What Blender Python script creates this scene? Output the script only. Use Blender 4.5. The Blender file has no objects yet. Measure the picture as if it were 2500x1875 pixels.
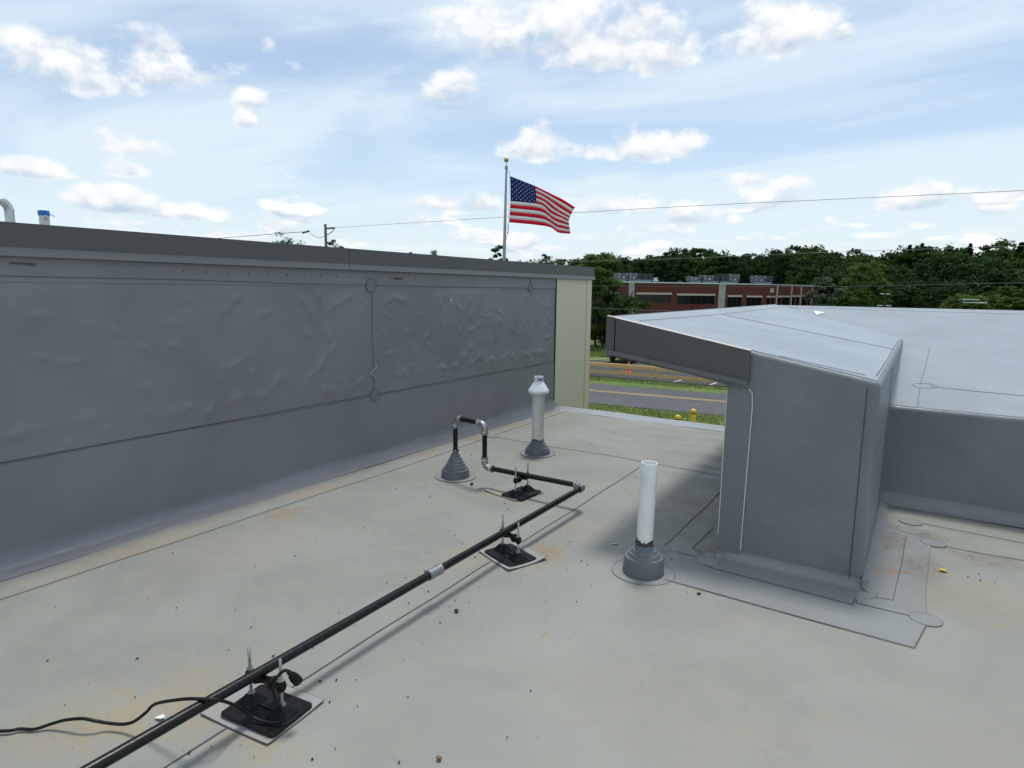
import bpy, bmesh, math, random
import numpy as np
from mathutils import Vector, Matrix

# ------------------------------------------------------------------ scene, camera, sky, sun, exposure
S = bpy.context.scene
COL = S.collection
R = math.radians
cam = bpy.data.cameras.new('camera'); camo = bpy.data.objects.new('camera', cam); COL.objects.link(camo)
cam.sensor_width = 36; cam.lens = 22.18; cam.clip_start = 0.05; cam.clip_end = 6000
yaw, pitch, roll = R(33.0), R(8.6), R(0.66)
F = Vector((-math.sin(yaw) * math.cos(pitch), math.cos(yaw) * math.cos(pitch), -math.sin(pitch)))
Rt = Vector((math.cos(yaw), math.sin(yaw), 0)); Up = Rt.cross(F)
R2 = Rt * math.cos(roll) + Up * math.sin(roll); U2 = -Rt * math.sin(roll) + Up * math.cos(roll)
M = Matrix((R2, U2, -F)).transposed().to_4x4(); M.translation = Vector((0, 0, 1.7))
camo.matrix_world = M
S.camera = camo
S.cycles.max_bounces = 5; S.cycles.diffuse_bounces = 3; S.cycles.glossy_bounces = 3; S.cycles.transmission_bounces = 2; S.cycles.transparent_max_bounces = 4
S.render.resolution_x, S.render.resolution_y = 1024, 768

SUN = Vector((-0.055, 0.27, 1.0)).normalized()
sun = bpy.data.lights.new('sun', 'SUN'); sun.energy = 2.3; sun.angle = R(10.0); sun.color = (1.0, 0.965, 0.91)
suno = bpy.data.objects.new('sun', sun); COL.objects.link(suno)
suno.rotation_euler = (-SUN).to_track_quat('-Z', 'Y').to_euler(); suno.location = SUN * 50

vs = S.view_settings
vs.view_transform = 'Standard'; vs.look = 'None'; vs.gamma = 1.0; vs.exposure = 0.17; vs.use_curve_mapping = False


class G:
    """small expression builder for node trees"""
    def __init__(s, nt): s.nt = nt
    def n(s, t, **k):
        x = s.nt.nodes.new(t)
        for a, b in k.items(): setattr(x, a, b)
        return x
    def put(s, sock, v):
        if isinstance(v, bpy.types.NodeSocket): s.nt.links.new(v, sock)
        elif v is not None: sock.default_value = v
    def m(s, op, a, b=None, c=None, clamp=False):
        x = s.n('ShaderNodeMath', operation=op, use_clamp=clamp)
        s.put(x.inputs[0], a); s.put(x.inputs[1], b); s.put(x.inputs[2], c); return x.outputs[0]
    def v(s, op, a, b=None, scale=None):
        x = s.n('ShaderNodeVectorMath', operation=op)
        s.put(x.inputs[0], a); s.put(x.inputs[1], b)
        if scale is not None: s.put(x.inputs['Scale'], scale)
        return x.outputs['Value'] if op in ('DOT_PRODUCT', 'LENGTH', 'DISTANCE') else x.outputs[0]
    def noise(s, vec, scale, detail=4, rough=.5, dist=0.0):
        x = s.n('ShaderNodeTexNoise'); s.put(x.inputs['Vector'], vec); s.put(x.inputs['Scale'], scale)
        s.put(x.inputs['Detail'], detail); s.put(x.inputs['Roughness'], rough); s.put(x.inputs['Distortion'], dist)
        return x.outputs['Fac']
    def smooth(s, a, lo, hi, o0=0., o1=1.):
        x = s.n('ShaderNodeMapRange', interpolation_type='SMOOTHSTEP')
        for i, v in enumerate((a, lo, hi, o0, o1)): s.put(x.inputs[i], v)
        return x.outputs[0]
    def mix(s, f, a, b, mode='MIX'):
        x = s.n('ShaderNodeMix', data_type='RGBA', blend_type=mode)
        s.put(x.inputs[0], f); s.put(x.inputs[6], a); s.put(x.inputs[7], b); return x.outputs[2]


# clouds seen in the sky: azimuth, elevation, half width, height (radians on the sky dome)
CL = [(-1.171, 0.2645, 0.0731, 0.0300), (-1.0588, 0.2833, 0.0525, 0.0300), (-0.9526, 0.2531, 0.0209, 0.0130),
      (-0.9619, 0.2254, 0.0157, 0.0110), (-1.1077, 0.1826, 0.0374, 0.0160), (-1.1121, 0.1521, 0.028, 0.0130),
      (-1.212, 0.1389, 0.0352, 0.0120), (-1.1221, 0.1079, 0.052, 0.0165), (-1.051, 0.0997, 0.0668, 0.0120),
      (-0.6667, 0.2866, 0.041, 0.021), (-0.5339, 0.3729, 0.1331, 0.0434),
      (-0.3719, 0.3335, 0.0491, 0.0306), (-0.4314, 0.3511, 0.0986, 0.0392), (-0.2071, 0.3486, 0.0631, 0.0350),
      (-0.1251, 0.3291, 0.014, 0.0092), (-0.543, 0.2147, 0.0544, 0.0233), (-0.3721, 0.2123, 0.0744, 0.0230),
      (-0.2314, 0.1623, 0.0271, 0.0111), (-0.205, 0.1362, 0.0503, 0.0187), (-0.0223, 0.124, 0.0481, 0.0174),
      (0.0603, 0.1088, 0.0239, 0.0132), (-0.6546, 0.1285, 0.0685, 0.0129), (-0.4353, 0.1271, 0.0725, 0.0158),
      (-0.3023, 0.1135, 0.0514, 0.0155)]

W = bpy.data.worlds.new('World'); S.world = W; W.use_nodes = True
W.cycles.sampling_method = 'MANUAL'; W.cycles.sample_map_resolution = 512
nt = W.node_tree; nt.nodes.clear(); g = G(nt)
d = g.n('ShaderNodeTexCoord').outputs['Generated']
sep = g.n('ShaderNodeSeparateXYZ'); g.put(sep.inputs[0], d)
dz = g.m('MAXIMUM', sep.outputs[2], 0.0)
sky = g.n('ShaderNodeTexSky', sky_type='NISHITA', sun_disc=False)
sky.sun_elevation = math.asin(SUN.z); sky.sun_rotation = math.atan2(SUN.x, SUN.y)
sky.air_density = 1.0; sky.dust_density = 0.8; sky.ozone_density = 0.4; sky.altitude = 60
SKY_STR = 0.13
bg_sky = g.n('ShaderNodeBackground'); g.put(bg_sky.inputs[0], sky.outputs[0]); bg_sky.inputs[1].default_value = SKY_STR
# flattened direction for cloud noise: clouds get thinner and closer together towards the horizon
flat = g.v('MULTIPLY', d, (1.0, 1.0, 1.45))
nA = g.noise(flat, 17.0, 7, .56, .1)
nAup = g.noise(g.v('ADD', flat, (SUN.x * .02, SUN.y * .02, .026)), 17.0, 4, .56, .1)
inv = g.m('DIVIDE', 1.0, g.m('ADD', dz, 0.09))
lay = g.n('ShaderNodeCombineXYZ')
g.put(lay.inputs[0], g.m('MULTIPLY', sep.outputs[0], inv)); g.put(lay.inputs[1], g.m('MULTIPLY', sep.outputs[1], inv))
lay = lay.outputs[0]
# thin high veil, everywhere
n_veil = g.noise(g.v('ADD', g.v('MULTIPLY', lay, (0.5, 1.0, 1.0)), (5.5, -4.2, 1.7)), .75, 5, .55, 1.0)
veil = g.smooth(n_veil, .36, .61, .24, .86)
veil = g.m('ADD', veil, g.smooth(dz, .02, .26, .42, .0), clamp=True)
veil = g.m('MINIMUM', veil, .90)
# cumulus
tot = g.m('MULTIPLY', g.m('SUBTRACT', g.noise(lay, 1.15, 3, .5), .70), 7.0)
base = None
for az, el, a, b in CL:
    a, b = a * 1.28, b * 1.42
    c = Vector((math.sin(az) * math.cos(el), math.cos(az) * math.cos(el), math.sin(el)))
    r = Vector((math.cos(az), -math.sin(az), 0)); u = r.cross(c)
    cx = g.v('DOT_PRODUCT', d, tuple(r / a))
    y = g.m('ADD', g.v('DOT_PRODUCT', d, tuple(u / b)), .30)
    yy = g.m('MAXIMUM', g.m('MULTIPLY', y, .80), g.m('MULTIPLY', y, -1.9))
    val = g.m('SUBTRACT', 1.0, g.m('MULTIPLY_ADD', cx, cx, g.m('MULTIPLY', yy, yy)))
    tot = g.m('MAXIMUM', tot, val)
    bs = g.m('MULTIPLY', g.m('MAXIMUM', val, 0.0), g.m('SUBTRACT', .22, y))
    base = bs if base is None else g.m('MAXIMUM', base, bs)
# fields of small cumulus and streaks that crowd together towards the horizon
hz = g.m('MULTIPLY', g.smooth(dz, .02, .06, .55, 1.0), g.smooth(dz, .10, .21, 1.0, 0.0))
sv = g.v('MULTIPLY', d, (9.0, 9.0, 34.0))
n_s = g.noise(sv, 1.0, 2, .5, .2); n_s2 = g.noise(g.v('ADD', sv, (0., 0., .30)), 1.0, 2, .5, .2)
small = g.m('SUBTRACT', g.m('MULTIPLY', g.m('SUBTRACT', n_s, .525), 9.0), g.m('MULTIPLY', g.m('SUBTRACT', 1.0, hz), 4.0))
base = g.m('MAXIMUM', base, g.m('MULTIPLY', g.m('MULTIPLY', g.m('SUBTRACT', n_s2, n_s), 4.5), g.smooth(small, -.2, .4)))
tot = g.m('MAXIMUM', tot, small)
dens = g.m('ADD', g.m('MULTIPLY', g.m('MINIMUM', g.m('MAXIMUM', tot, -1.4), .8), .80), g.m('MULTIPLY', g.m('SUBTRACT', nA, .53), 2.5))
cum = g.smooth(dens, -.05, .66, 0.0, .95)
n_low = g.noise(g.v('MULTIPLY', d, (3.2, 3.2, 46.0)), 2.0, 5, .6, .3)
low = g.m('MULTIPLY', g.smooth(n_low, .50, .66), g.smooth(dz, .03, .14, .9, 0.0))
blue_gap = g.m('MULTIPLY', g.smooth(n_low, .34, .47, .40, 0.0), g.smooth(dz, .02, .13, 1.0, 0.0))
veil = g.m('SUBTRACT', veil, blue_gap, clamp=True)
cum = g.m('MAXIMUM', cum, g.m('MULTIPLY', low, .55))
lit = g.m('ADD', g.m('MULTIPLY', g.m('SUBTRACT', nA, nAup), 2.2), .86)
lit = g.m('SUBTRACT', lit, g.m('MULTIPLY', base, 1.5), clamp=True)
ccol = g.mix(lit, (.48, .58, .70, 1), (.92, .93, .92, 1))
bg_veil = g.n('ShaderNodeBackground'); g.put(bg_veil.inputs[0], (.69, .80, .875, 1)); bg_veil.inputs[1].default_value = 1.0
bg_cl = g.n('ShaderNodeBackground'); g.put(bg_cl.inputs[0], ccol); bg_cl.inputs[1].default_value = 1.0
m1 = g.n('ShaderNodeMixShader'); g.put(m1.inputs[0], veil); nt.links.new(bg_sky.outputs[0], m1.inputs[1]); nt.links.new(bg_veil.outputs[0], m1.inputs[2])
m2 = g.n('ShaderNodeMixShader'); g.put(m2.inputs[0], cum); nt.links.new(m1.outputs[0], m2.inputs[1]); nt.links.new(bg_cl.outputs[0], m2.inputs[2])
out = g.n('ShaderNodeOutputWorld'); nt.links.new(m2.outputs[0], out.inputs[0])

# ------------------------------------------------------------------ helpers
rng = np.random.default_rng(7)
random.seed(7)


def tag(o, label=None, cat=None, group=None, kind=None):
    if label: o['label'] = label
    if cat: o['category'] = cat
    if group: o['group'] = group
    if kind: o['kind'] = kind
    return o


def thing(name, label, cat, loc=(0, 0, 0), rz=0.0, group=None):
    o = bpy.data.objects.new(name, None); COL.objects.link(o)
    o.location = loc; o.rotation_euler = (0, 0, rz); o.empty_display_size = .1
    return tag(o, label, cat, group)


def link(name, me, mat=None, parent=None, world=True):
    """world=True: mesh is in world coordinates (parents only translate); False: in the parent's local frame"""
    o = bpy.data.objects.new(name, me); COL.objects.link(o)
    if mat is not None and len(me.materials) == 0: me.materials.append(mat)
    if parent is not None:
        o.parent = parent
        if world:
            p, L = parent, Vector((0, 0, 0))
            if p.type == 'EMPTY': L = Vector(p.location)
            o.matrix_parent_inverse = Matrix.Translation(-L)
    return o


def copy_tree(o, parent=None):
    c = o.copy(); COL.objects.link(c); c.parent = parent
    for ch in list(o.children): copy_tree(ch, c)
    return c


def smooth(me, ang=None):
    me.polygons.foreach_set('use_smooth', [True] * len(me.polygons))
    if ang is not None:
        try: me.set_sharp_from_angle(angle=R(ang))
        except Exception: pass
    return me


class MB:
    """collects simple shapes into one mesh"""
    def __init__(s): s.v = []; s.f = []
    def add(s, vs, fs):
        k = len(s.v); s.v += [tuple(v) for v in vs]; s.f += [tuple(i + k for i in f) for f in fs]; return s
    def box(s, a, b):
        (x0, y0, z0), (x1, y1, z1) = a, b
        return s.add([(x0, y0, z0), (x1, y0, z0), (x1, y1, z0), (x0, y1, z0), (x0, y0, z1), (x1, y0, z1), (x1, y1, z1), (x0, y1, z1)],
                     [(0, 3, 2, 1), (4, 5, 6, 7), (0, 1, 5, 4), (1, 2, 6, 5), (2, 3, 7, 6), (3, 0, 4, 7)])
    def hexa(s, p):   # 8 corners, bottom 4 then top 4
        return s.add(p, [(0, 3, 2, 1), (4, 5, 6, 7), (0, 1, 5, 4), (1, 2, 6, 5), (2, 3, 7, 6), (3, 0, 4, 7)])
    def lathe(s, prof, c=(0, 0, 0), n=40):
        k = len(prof); vs = []
        for i in range(n):
            t = 2 * math.pi * i / n
            for r, z in prof: vs.append((c[0] + r * math.cos(t), c[1] + r * math.sin(t), c[2] + z))
        fs = []
        for i in range(n):
            j = (i + 1) % n
            for q in range(k - 1): fs.append((i * k + q, j * k + q, j * k + q + 1, i * k + q + 1))
        return s.add(vs, fs)
    def tube(s, pts, r, n=12, cap=True):
        pts = [Vector(p) for p in pts]; rs = r if isinstance(r, (list, tuple)) else [r] * len(pts)
        vs = []; fs = []; up = None
        for i, p in enumerate(pts):
            t = (pts[min(i + 1, len(pts) - 1)] - pts[max(i - 1, 0)]).normalized()
            if up is None: up = t.orthogonal().normalized()
            up = (up - t * up.dot(t)).normalized(); w = t.cross(up)
            for k in range(n):
                a = 2 * math.pi * k / n; vs.append(p + (up * math.cos(a) + w * math.sin(a)) * rs[i])
        for i in range(len(pts) - 1):
            for k in range(n):
                j = (k + 1) % n; fs.append((i * n + k, i * n + j, (i + 1) * n + j, (i + 1) * n + k))
        if cap: fs += [tuple(range(n))[::-1], tuple((len(pts) - 1) * n + k for k in range(n))]
        return s.add(vs, fs)
    def strip(s, pts, w, h, nrm=(0, 0, 1)):
        """flat raised ribbon along a polyline lying on a plane with normal nrm"""
        N = Vector(nrm).normalized(); pts = [Vector(p) for p in pts]; vs = []
        for i, p in enumerate(pts):
            t = (pts[min(i + 1, len(pts) - 1)] - pts[max(i - 1, 0)]).normalized(); q = t.cross(N).normalized() * (w / 2)
            vs += [p - q, p - q * .5 + N * h, p + q * .5 + N * h, p + q]
        fs = []
        for i in range(len(pts) - 1):
            for k in range(3): fs.append((i * 4 + k, i * 4 + k + 1, i * 4 + 5 + k, i * 4 + 4 + k))
        return s.add(vs, fs)
    def prism(s, poly, lo, hi):
        n = len(poly)
        return s.add([(x, y, lo) for x, y in poly] + [(x, y, hi) for x, y in poly],
                     [tuple(range(n))[::-1], tuple(range(n, 2 * n))] + [(i, (i + 1) % n, n + (i + 1) % n, n + i) for i in range(n)])
    def mesh(s, name, sm=None):
        me = bpy.data.meshes.new(name); me.from_pydata(s.v, [], s.f); me.validate()
        bm = bmesh.new(); bm.from_mesh(me); bmesh.ops.recalc_face_normals(bm, faces=bm.faces); bm.to_mesh(me); bm.free()
        if sm: smooth(me, sm)
        return me
    def build(s, name, mat, parent=None, world=True, sm=None, bevel=None):
        o = link(name, s.mesh(name, sm), mat, parent, world)
        if bevel:
            b = o.modifiers.new('bevel', 'BEVEL'); b.width = bevel[0]; b.segments = bevel[1]; b.limit_method = 'ANGLE'; b.angle_limit = R(25)
            if sm: o.modifiers.new('wn', 'WEIGHTED_NORMAL').keep_sharp = False
        return o


def np_mesh(name, V, F4, attrs=None):
    me = bpy.data.meshes.new(name); V = np.asarray(V, np.float32); F4 = np.asarray(F4, np.int32)
    nf, k = F4.shape
    me.vertices.add(len(V)); me.vertices.foreach_set('co', V.ravel())
    me.loops.add(nf * k); me.loops.foreach_set('vertex_index', F4.ravel())
    me.polygons.add(nf); me.polygons.foreach_set('loop_start', np.arange(0, nf * k, k, dtype=np.int32))
    for n, a in (attrs or {}).items():
        at = me.attributes.new(n, 'FLOAT', 'FACE'); at.data.foreach_set('value', np.asarray(a, np.float32))
    me.update(calc_edges=True); return me


def catmull(pts, n=8):
    P = [Vector(p) for p in pts]; out = []
    for i in range(len(P) - 1):
        a, b, c, e = P[max(i - 1, 0)], P[i], P[i + 1], P[min(i + 2, len(P) - 1)]
        for k in range(n):
            t = k / n
            out.append(.5 * ((2 * b) + (c - a) * t + (2 * a - 5 * b + 4 * c - e) * t * t + (3 * b - a - 3 * c + e) * t ** 3))
    return out + [P[-1]]


def circle(c, r, n=32, z=None, sq=1.0, rot=0.0):
    o = []
    for i in range(n):
        t = 2 * math.pi * i / n; x, y = r * math.cos(t), r * sq * math.sin(t)
        o.append((c[0] + x * math.cos(rot) - y * math.sin(rot), c[1] + x * math.sin(rot) + y * math.cos(rot)))
    return o


# ------------------------------------------------------------------ materials
def mat(name, col, rough=.5, metal=0.0, spec=.5, var=None, bump=None, coat=0.0, var2=None):
    """var=(scale, amount, tint): soft colour variation; bump=(scale, strength, detail)"""
    m = bpy.data.materials.new(name); m.use_nodes = True; q = G(m.node_tree)
    b = m.node_tree.nodes['Principled BSDF']
    b.inputs['Roughness'].default_value = rough; b.inputs['Metallic'].default_value = metal
    b.inputs['Specular IOR Level'].default_value = spec; b.inputs['Coat Weight'].default_value = coat
    oc = q.n('ShaderNodeTexCoord').outputs['Object']; c = (*col, 1)
    for vv in (var, var2):
        if vv:
            sc, am, tint = vv
            f = q.smooth(q.noise(oc, sc, 6, .6, .3), .32, .70)
            c = q.mix(q.m('MULTIPLY', f, am), c, (*tint, 1))
    q.put(b.inputs['Base Color'], c)
    if bump:
        bp = q.n('ShaderNodeBump'); bp.inputs['Strength'].default_value = bump[1]; bp.inputs['Distance'].default_value = .01
        q.put(bp.inputs['Height'], q.noise(oc, bump[0], bump[2], .55)); m.node_tree.links.new(bp.outputs[0], b.inputs['Normal'])
    return m


def membrane(name, col, stains=(), dusty=0.0, spec=.35, rough=.52, ripple=0.0):
    """grey single-ply roof membrane: mottled, scuffed, with rust-tan water stains where given as (x, y, radius, strength, colour)"""
    m = bpy.data.materials.new(name); m.use_nodes = True; q = G(m.node_tree); b = m.node_tree.nodes['Principled BSDF']
    oc = q.n('ShaderNodeTexCoord').outputs['Object']
    n1 = q.noise(oc, 1.3, 5, .55, .4); n2 = q.noise(oc, 7.0, 6, .62, .6); n3 = q.noise(oc, 46.0, 4, .6); fine = q.noise(oc, 420.0, 2, .5)
    c = q.mix(q.smooth(n1, .35, .68), (*[v * .93 for v in col], 1), (*[v * 1.07 for v in col], 1))
    warm = (col[0] * 1.09, col[1] * 1.0, col[2] * .84, 1)
    c = q.mix(q.m('MULTIPLY', q.smooth(n2, .50, .72), dusty), c, warm)
    c = q.mix(q.m('MULTIPLY', q.smooth(n3, .48, .78), .14), c, (*[v * .72 for v in col], 1))
    if dusty > .4:
        n4 = q.noise(oc, 2.6, 7, .66, .8); n5 = q.noise(oc, 170.0, 3, .6); n6 = q.noise(q.v('ADD', oc, (7.1, 3.3, 0)), .9, 5, .6, .6)
        c = q.mix(q.m('MULTIPLY', q.smooth(n4, .56, .74), .26), c, (col[0] * 1.28, col[1] * 1.06, col[2] * .72, 1))
        c = q.mix(q.m('MULTIPLY', q.smooth(n6, .52, .68), .28), c, (col[0] * .80, col[1] * .84, col[2] * .86, 1))
        c = q.mix(q.m('MULTIPLY', q.smooth(n5, .60, .80), .22), c, (*[v * .55 for v in col], 1))
        c = q.mix(q.m('MULTIPLY', q.smooth(n5, .24, .38, 1.0, 0.0), .16), c, (*[v * 1.3 for v in col], 1))
    # faint scuffs, stretched
    sc = q.noise(q.v('MULTIPLY', oc, (3.0, 14.0, 6.0)), 2.4, 7, .7, .8)
    c = q.mix(q.m('MULTIPLY', q.smooth(sc, .62, .74), .30), c, (*[min(1, v * 1.22) for v in col], 1))
    if stains:
        wob = q.noise(oc, 9.0, 6, .65, .5); wob2 = q.noise(oc, 38.0, 5, .7, .4)
        for (x, y, r, s, tc, ax, ay) in stains:
            e = q.v('LENGTH', q.v('MULTIPLY', q.v('SUBTRACT', oc, (x, y, 0)), (1 / (r * ax), 1 / (r * ay), 0)))
            e = q.m('ADD', e, q.m('MULTIPLY', q.m('SUBTRACT', wob, .5), 2.2))
            f = q.m('MULTIPLY', q.smooth(e, .15, 1.0, 1.0, 0.0), q.smooth(wob2, .28, .76))
            c = q.mix(q.m('MULTIPLY', f, s), c, (*tc, 1))
    q.put(b.inputs['Base Color'], c)
    q.put(b.inputs['Roughness'], q.smooth(n2, .3, .7, rough - .07, rough + .10)); b.inputs['Specular IOR Level'].default_value = spec
    h = q.m('ADD', q.m('MULTIPLY', n2, .5), q.m('ADD', q.m('MULTIPLY', n3, .25), q.m('MULTIPLY', fine, .10)))
    if ripple: h = q.m('ADD', h, q.m('MULTIPLY', q.noise(oc, 3.2, 3, .5, .8), ripple))
    bp = q.n('ShaderNodeBump'); bp.inputs['Strength'].default_value = .30; bp.inputs['Distance'].default_value = .012
    q.put(bp.inputs['Height'], h); m.node_tree.links.new(bp.outputs[0], b.inputs['Normal'])
    return m


TAN = (.35, .245, .10); RUST = (.29, .15, .045); BROWN = (.12, .075, .03)
ST = [(-2.08, 3.27, .34, .55, TAN, 1.2, .9), (-1.93, 3.42, .22, .75, RUST, 1.0, 1.0), (-2.3, 3.05, .3, .45, TAN, 1, 1), (-1.95, 1.32, .22, .6, TAN, 1.3, .7),
      (-2.28, 1.25, .25, .5, TAN, 1, 1), (-2.75, 4.2, .25, .6, TAN, 1.3, .7), (-2.5, 1.25, .35, .55, TAN, .7, 1.4), (-2.65, .95, .35, .5, TAN, 1, 1),
      (-4.15, 2.0, .22, .55, TAN, .8, 3.0), (-4.18, 3.4, .2, .6, TAN, .8, 2.5), (-4.2, 4.9, .2, .75, RUST, .8, 1.5), (-4.18, 5.7, .15, .8, RUST, 1, 1.5), (-4.2, 6.5, .2, .6, TAN, 1, 1.6),
      (-1.5, 4.9, .5, .5, TAN, .8, 1.2), (-1.55, 6.6, .4, .45, TAN, 1, 1), (-1.02, 4.0, .17, .9, BROWN, .9, 1.0), (-.03, 4.9, .16, .85, BROWN, .8, 1.8), (-.04, 4.35, .10, .9, RUST, 1.2, 1.0),
      (.12, 5.2, .2, .7, BROWN, 1.6, .6), (.5, 4.95, .25, .6, BROWN, 1.5, .7), (.45, 4.2, .5, .5, TAN, 1, 1), (.10, 4.55, .22, .6, BROWN, 1, 1.4), (-1.32, 2.62, .08, .8, RUST, .08, .9), (-3.9, 2.9, .16, .7, RUST, 1, 1.5), (-.6, 2.3, .7, .22, TAN, 1.4, .8), (.4, 2.7, .6, .25, TAN, 1, 1), (-1.9, 3.9, .3, .3, TAN, 1, 1),
      (-1.305, 3.49, .165, .85, TAN, 1, 1), (-3.45, 4.385, .17, .5, TAN, 1, 1), (-3.26, 5.523, .17, .6, TAN, 1, 1), (-1.44, 2.55, .10, .9, RUST, .10, 1.1), (-3.6, 2.3, .5, .25, TAN, .8, 1.6)]
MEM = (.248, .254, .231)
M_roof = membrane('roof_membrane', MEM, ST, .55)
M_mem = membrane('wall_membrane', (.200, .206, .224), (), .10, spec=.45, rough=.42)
M_apron = membrane('apron_membrane', (.218, .230, .232), [s for s in ST if s[0] > -1.4 and s[1] > 3.3], .25)
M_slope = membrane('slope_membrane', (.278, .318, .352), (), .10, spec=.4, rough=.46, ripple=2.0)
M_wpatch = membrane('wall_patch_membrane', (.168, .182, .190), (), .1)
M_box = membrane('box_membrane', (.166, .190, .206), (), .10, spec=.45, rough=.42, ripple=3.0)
M_slope2 = membrane('shaded_slope_membrane', (.262, .298, .330), (), .20, spec=.35, rough=.52, ripple=2.0)  # slope membrane with the rear slope's shade put into its colour, slightly dustier
M_seam = mat('seam_line', (.072, .075, .070), .7)
M_seam2 = mat('seam_line_pale', (.165, .17, .160), .7)
M_patch = membrane('patch_membrane', (.214, .226, .222), (), .2)
M_fascia = mat('fascia_metal', (.083, .084, .083), .42, 0.0, .5, (1.4, .25, (.072, .074, .074)))
M_lip = mat('fascia_lip_metal', (.125, .131, .136), .38, 0.0, .5)
M_gap = mat('dark_gap', (.012, .013, .014), .8)
M_beige = mat('beige_panel_metal', (.64, .60, .455), .5, 0, .4, (2.0, .25, (.60, .565, .43)))
M_boot = mat('grey_rubber_boot', (.118, .134, .150), .48, 0, .45, (9, .3, (.11, .125, .14)), (60, .12, 3))
M_pvc = mat('white_pvc', (.80, .82, .80), .36, 0, .5, (4, .35, (.55, .57, .56)), None, 0, (22, .10, (.40, .39, .34)))
M_pvc2 = mat('aged_pvc', (.64, .64, .62), .42, 0, .45, (5, .4, (.47, .465, .44)), None, 0, (26, .12, (.33, .31, .27)))
M_capw = mat('white_cap', (.72, .76, .80), .34, 0, .5)
M_black = mat('black_pipe_paint', (.006, .0065, .0075), .30, 0, .28, (14, .55, (.016, .014, .012)), (60, .07, 3))
M_galv = mat('galvanised_metal', (.34, .355, .365), .42, .75, .5, (18, .6, (.22, .23, .24)), (70, .15, 3))
M_duct = mat('duct_metal', (.55, .575, .60), .30, .85, .5, (6, .5, (.38, .40, .43)))
M_rod = mat('zinc_rod', (.50, .50, .48), .35, .85, .5, (50, .5, (.26, .25, .23)))
M_rubber = mat('black_rubber', (.006, .006, .007), .42, 0, .22, (12, .5, (.013, .013, .014)), (80, .2, 3))
M_cord = mat('black_cord', (.007, .0075, .008), .42, 0, .25)
M_sticker = mat('white_sticker', (.62, .63, .62), .6, 0, .4, (120, .5, (.25, .26, .27)))
M_tar = mat('black_sealant', (.03, .028, .025), .8, 0, .3, (60, .7, (.16, .15, .13)), (60, .8, 4))
M_blue = mat('blue_tape', (.01, .16, .52), .5)
M_grit = mat('dark_grit', (.03, .028, .024), .9, 0, .3, (40, .6, (.07, .06, .045)))
M_scrapw = mat('white_scrap', (.74, .74, .66), .6)
M_edge = mat('pale_cut_edge', (.66, .65, .52), .7)
M_edgemetal = mat('roof_edge_membrane', (.30, .325, .345), .42, 0, .5, (5, .4, (.26, .28, .30)))

# ------------------------------------------------------------------ the setting
GZ = -3.6


def sheet(name, pts, z, m, kind='structure', parent=None):
    me = bpy.data.meshes.new(name); me.from_pydata([(x, y, z) for x, y in pts], [], [tuple(range(len(pts)))])
    o = link(name, me, m, parent)
    if kind: o['kind'] = kind
    return o


def ground_mat(name, a, b2, c2, s1, s2, rough=.9, bump=.6, bs=12):
    m = bpy.data.materials.new(name); m.use_nodes = True; q = G(m.node_tree); b = m.node_tree.nodes['Principled BSDF']
    oc = q.n('ShaderNodeTexCoord').outputs['Object']
    n1 = q.noise(oc, s1, 6, .6, .4); n2 = q.noise(oc, s2, 8, .72, .3)
    c = q.mix(q.smooth(n1, .38, .64), (*a, 1), (*b2, 1)); c = q.mix(q.smooth(n2, .47, .66), c, (*c2, 1))
    q.put(b.inputs['Base Color'], c); b.inputs['Roughness'].default_value = rough; b.inputs['Specular IOR Level'].default_value = .2
    bp = q.n('ShaderNodeBump'); bp.inputs['Strength'].default_value = bump; bp.inputs['Distance'].default_value = .06
    q.put(bp.inputs['Height'], q.noise(oc, bs, 6, .7)); m.node_tree.links.new(bp.outputs[0], b.inputs['Normal'])
    return m


M_grass = ground_mat('lawn', (.070, .135, .024), (.105, .165, .034), (.20, .195, .075), .35, 3.2)
M_asph = ground_mat('road_asphalt', (.094, .100, .107), (.112, .118, .124), (.066, .070, .076), .5, 9, .85, .3, 60)
M_lot = ground_mat('parking_asphalt', (.058, .062, .068), (.070, .073, .077), (.045, .048, .052), .4, 8, .85, .3, 60)
M_yel = mat('yellow_road_paint', (.50, .33, .10), .8, 0, .3, (6, .7, (.32, .24, .12)))
M_wht = mat('white_road_paint', (.66, .66, .64), .8, 0, .3, (6, .5, (.4, .4, .4)))

sheet('ground', [(-3000, -3000), (3000, -3000), (3000, 4000), (-3000, 4000)], GZ, M_grass)
ra = R(7.0); ru = Vector((math.cos(ra), math.sin(ra))); rn = Vector((-math.sin(ra), math.cos(ra)))


def along(cx, cy, w0, w1, l0, l1):
    c = Vector((cx, cy)); return [tuple(c + ru * l + rn * w) for l, w in ((l0, w0), (l1, w0), (l1, w1), (l0, w1))]


sheet('road', along(-10, 26.9, 0, 6.0, -220, 260), GZ + .012, M_asph)
for w in (3.42, 3.68):
    sheet('yellow_line', along(-10, 26.9, w, w + .13, -220, 260), GZ + .018, M_yel)
ra = R(4.0); ru = Vector((math.cos(ra), math.sin(ra))); rn = Vector((-math.sin(ra), math.cos(ra)))
sheet('parking_lot', along(-12.8, 35.3, 0, 8.6, -60, 90), GZ + .012, M_lot)
for a, b in (((-21.3, 42.6), (-20.5, 45.0)), ((-11.98, 35.8), (-11.83, 36.8)), ((-9.9, 36.0), (-9.8, 37.0)), ((-18.05, 37.3), (-17.9, 38.1))):
    v = Vector(b) - Vector(a); q_ = Vector((-v.y, v.x)).normalized() * .06
    sheet('parking_stripe', [tuple(Vector(a) - q_), tuple(Vector(b) - q_), tuple(Vector(b) + q_), tuple(Vector(a) + q_)], GZ + .018, M_wht)

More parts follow.
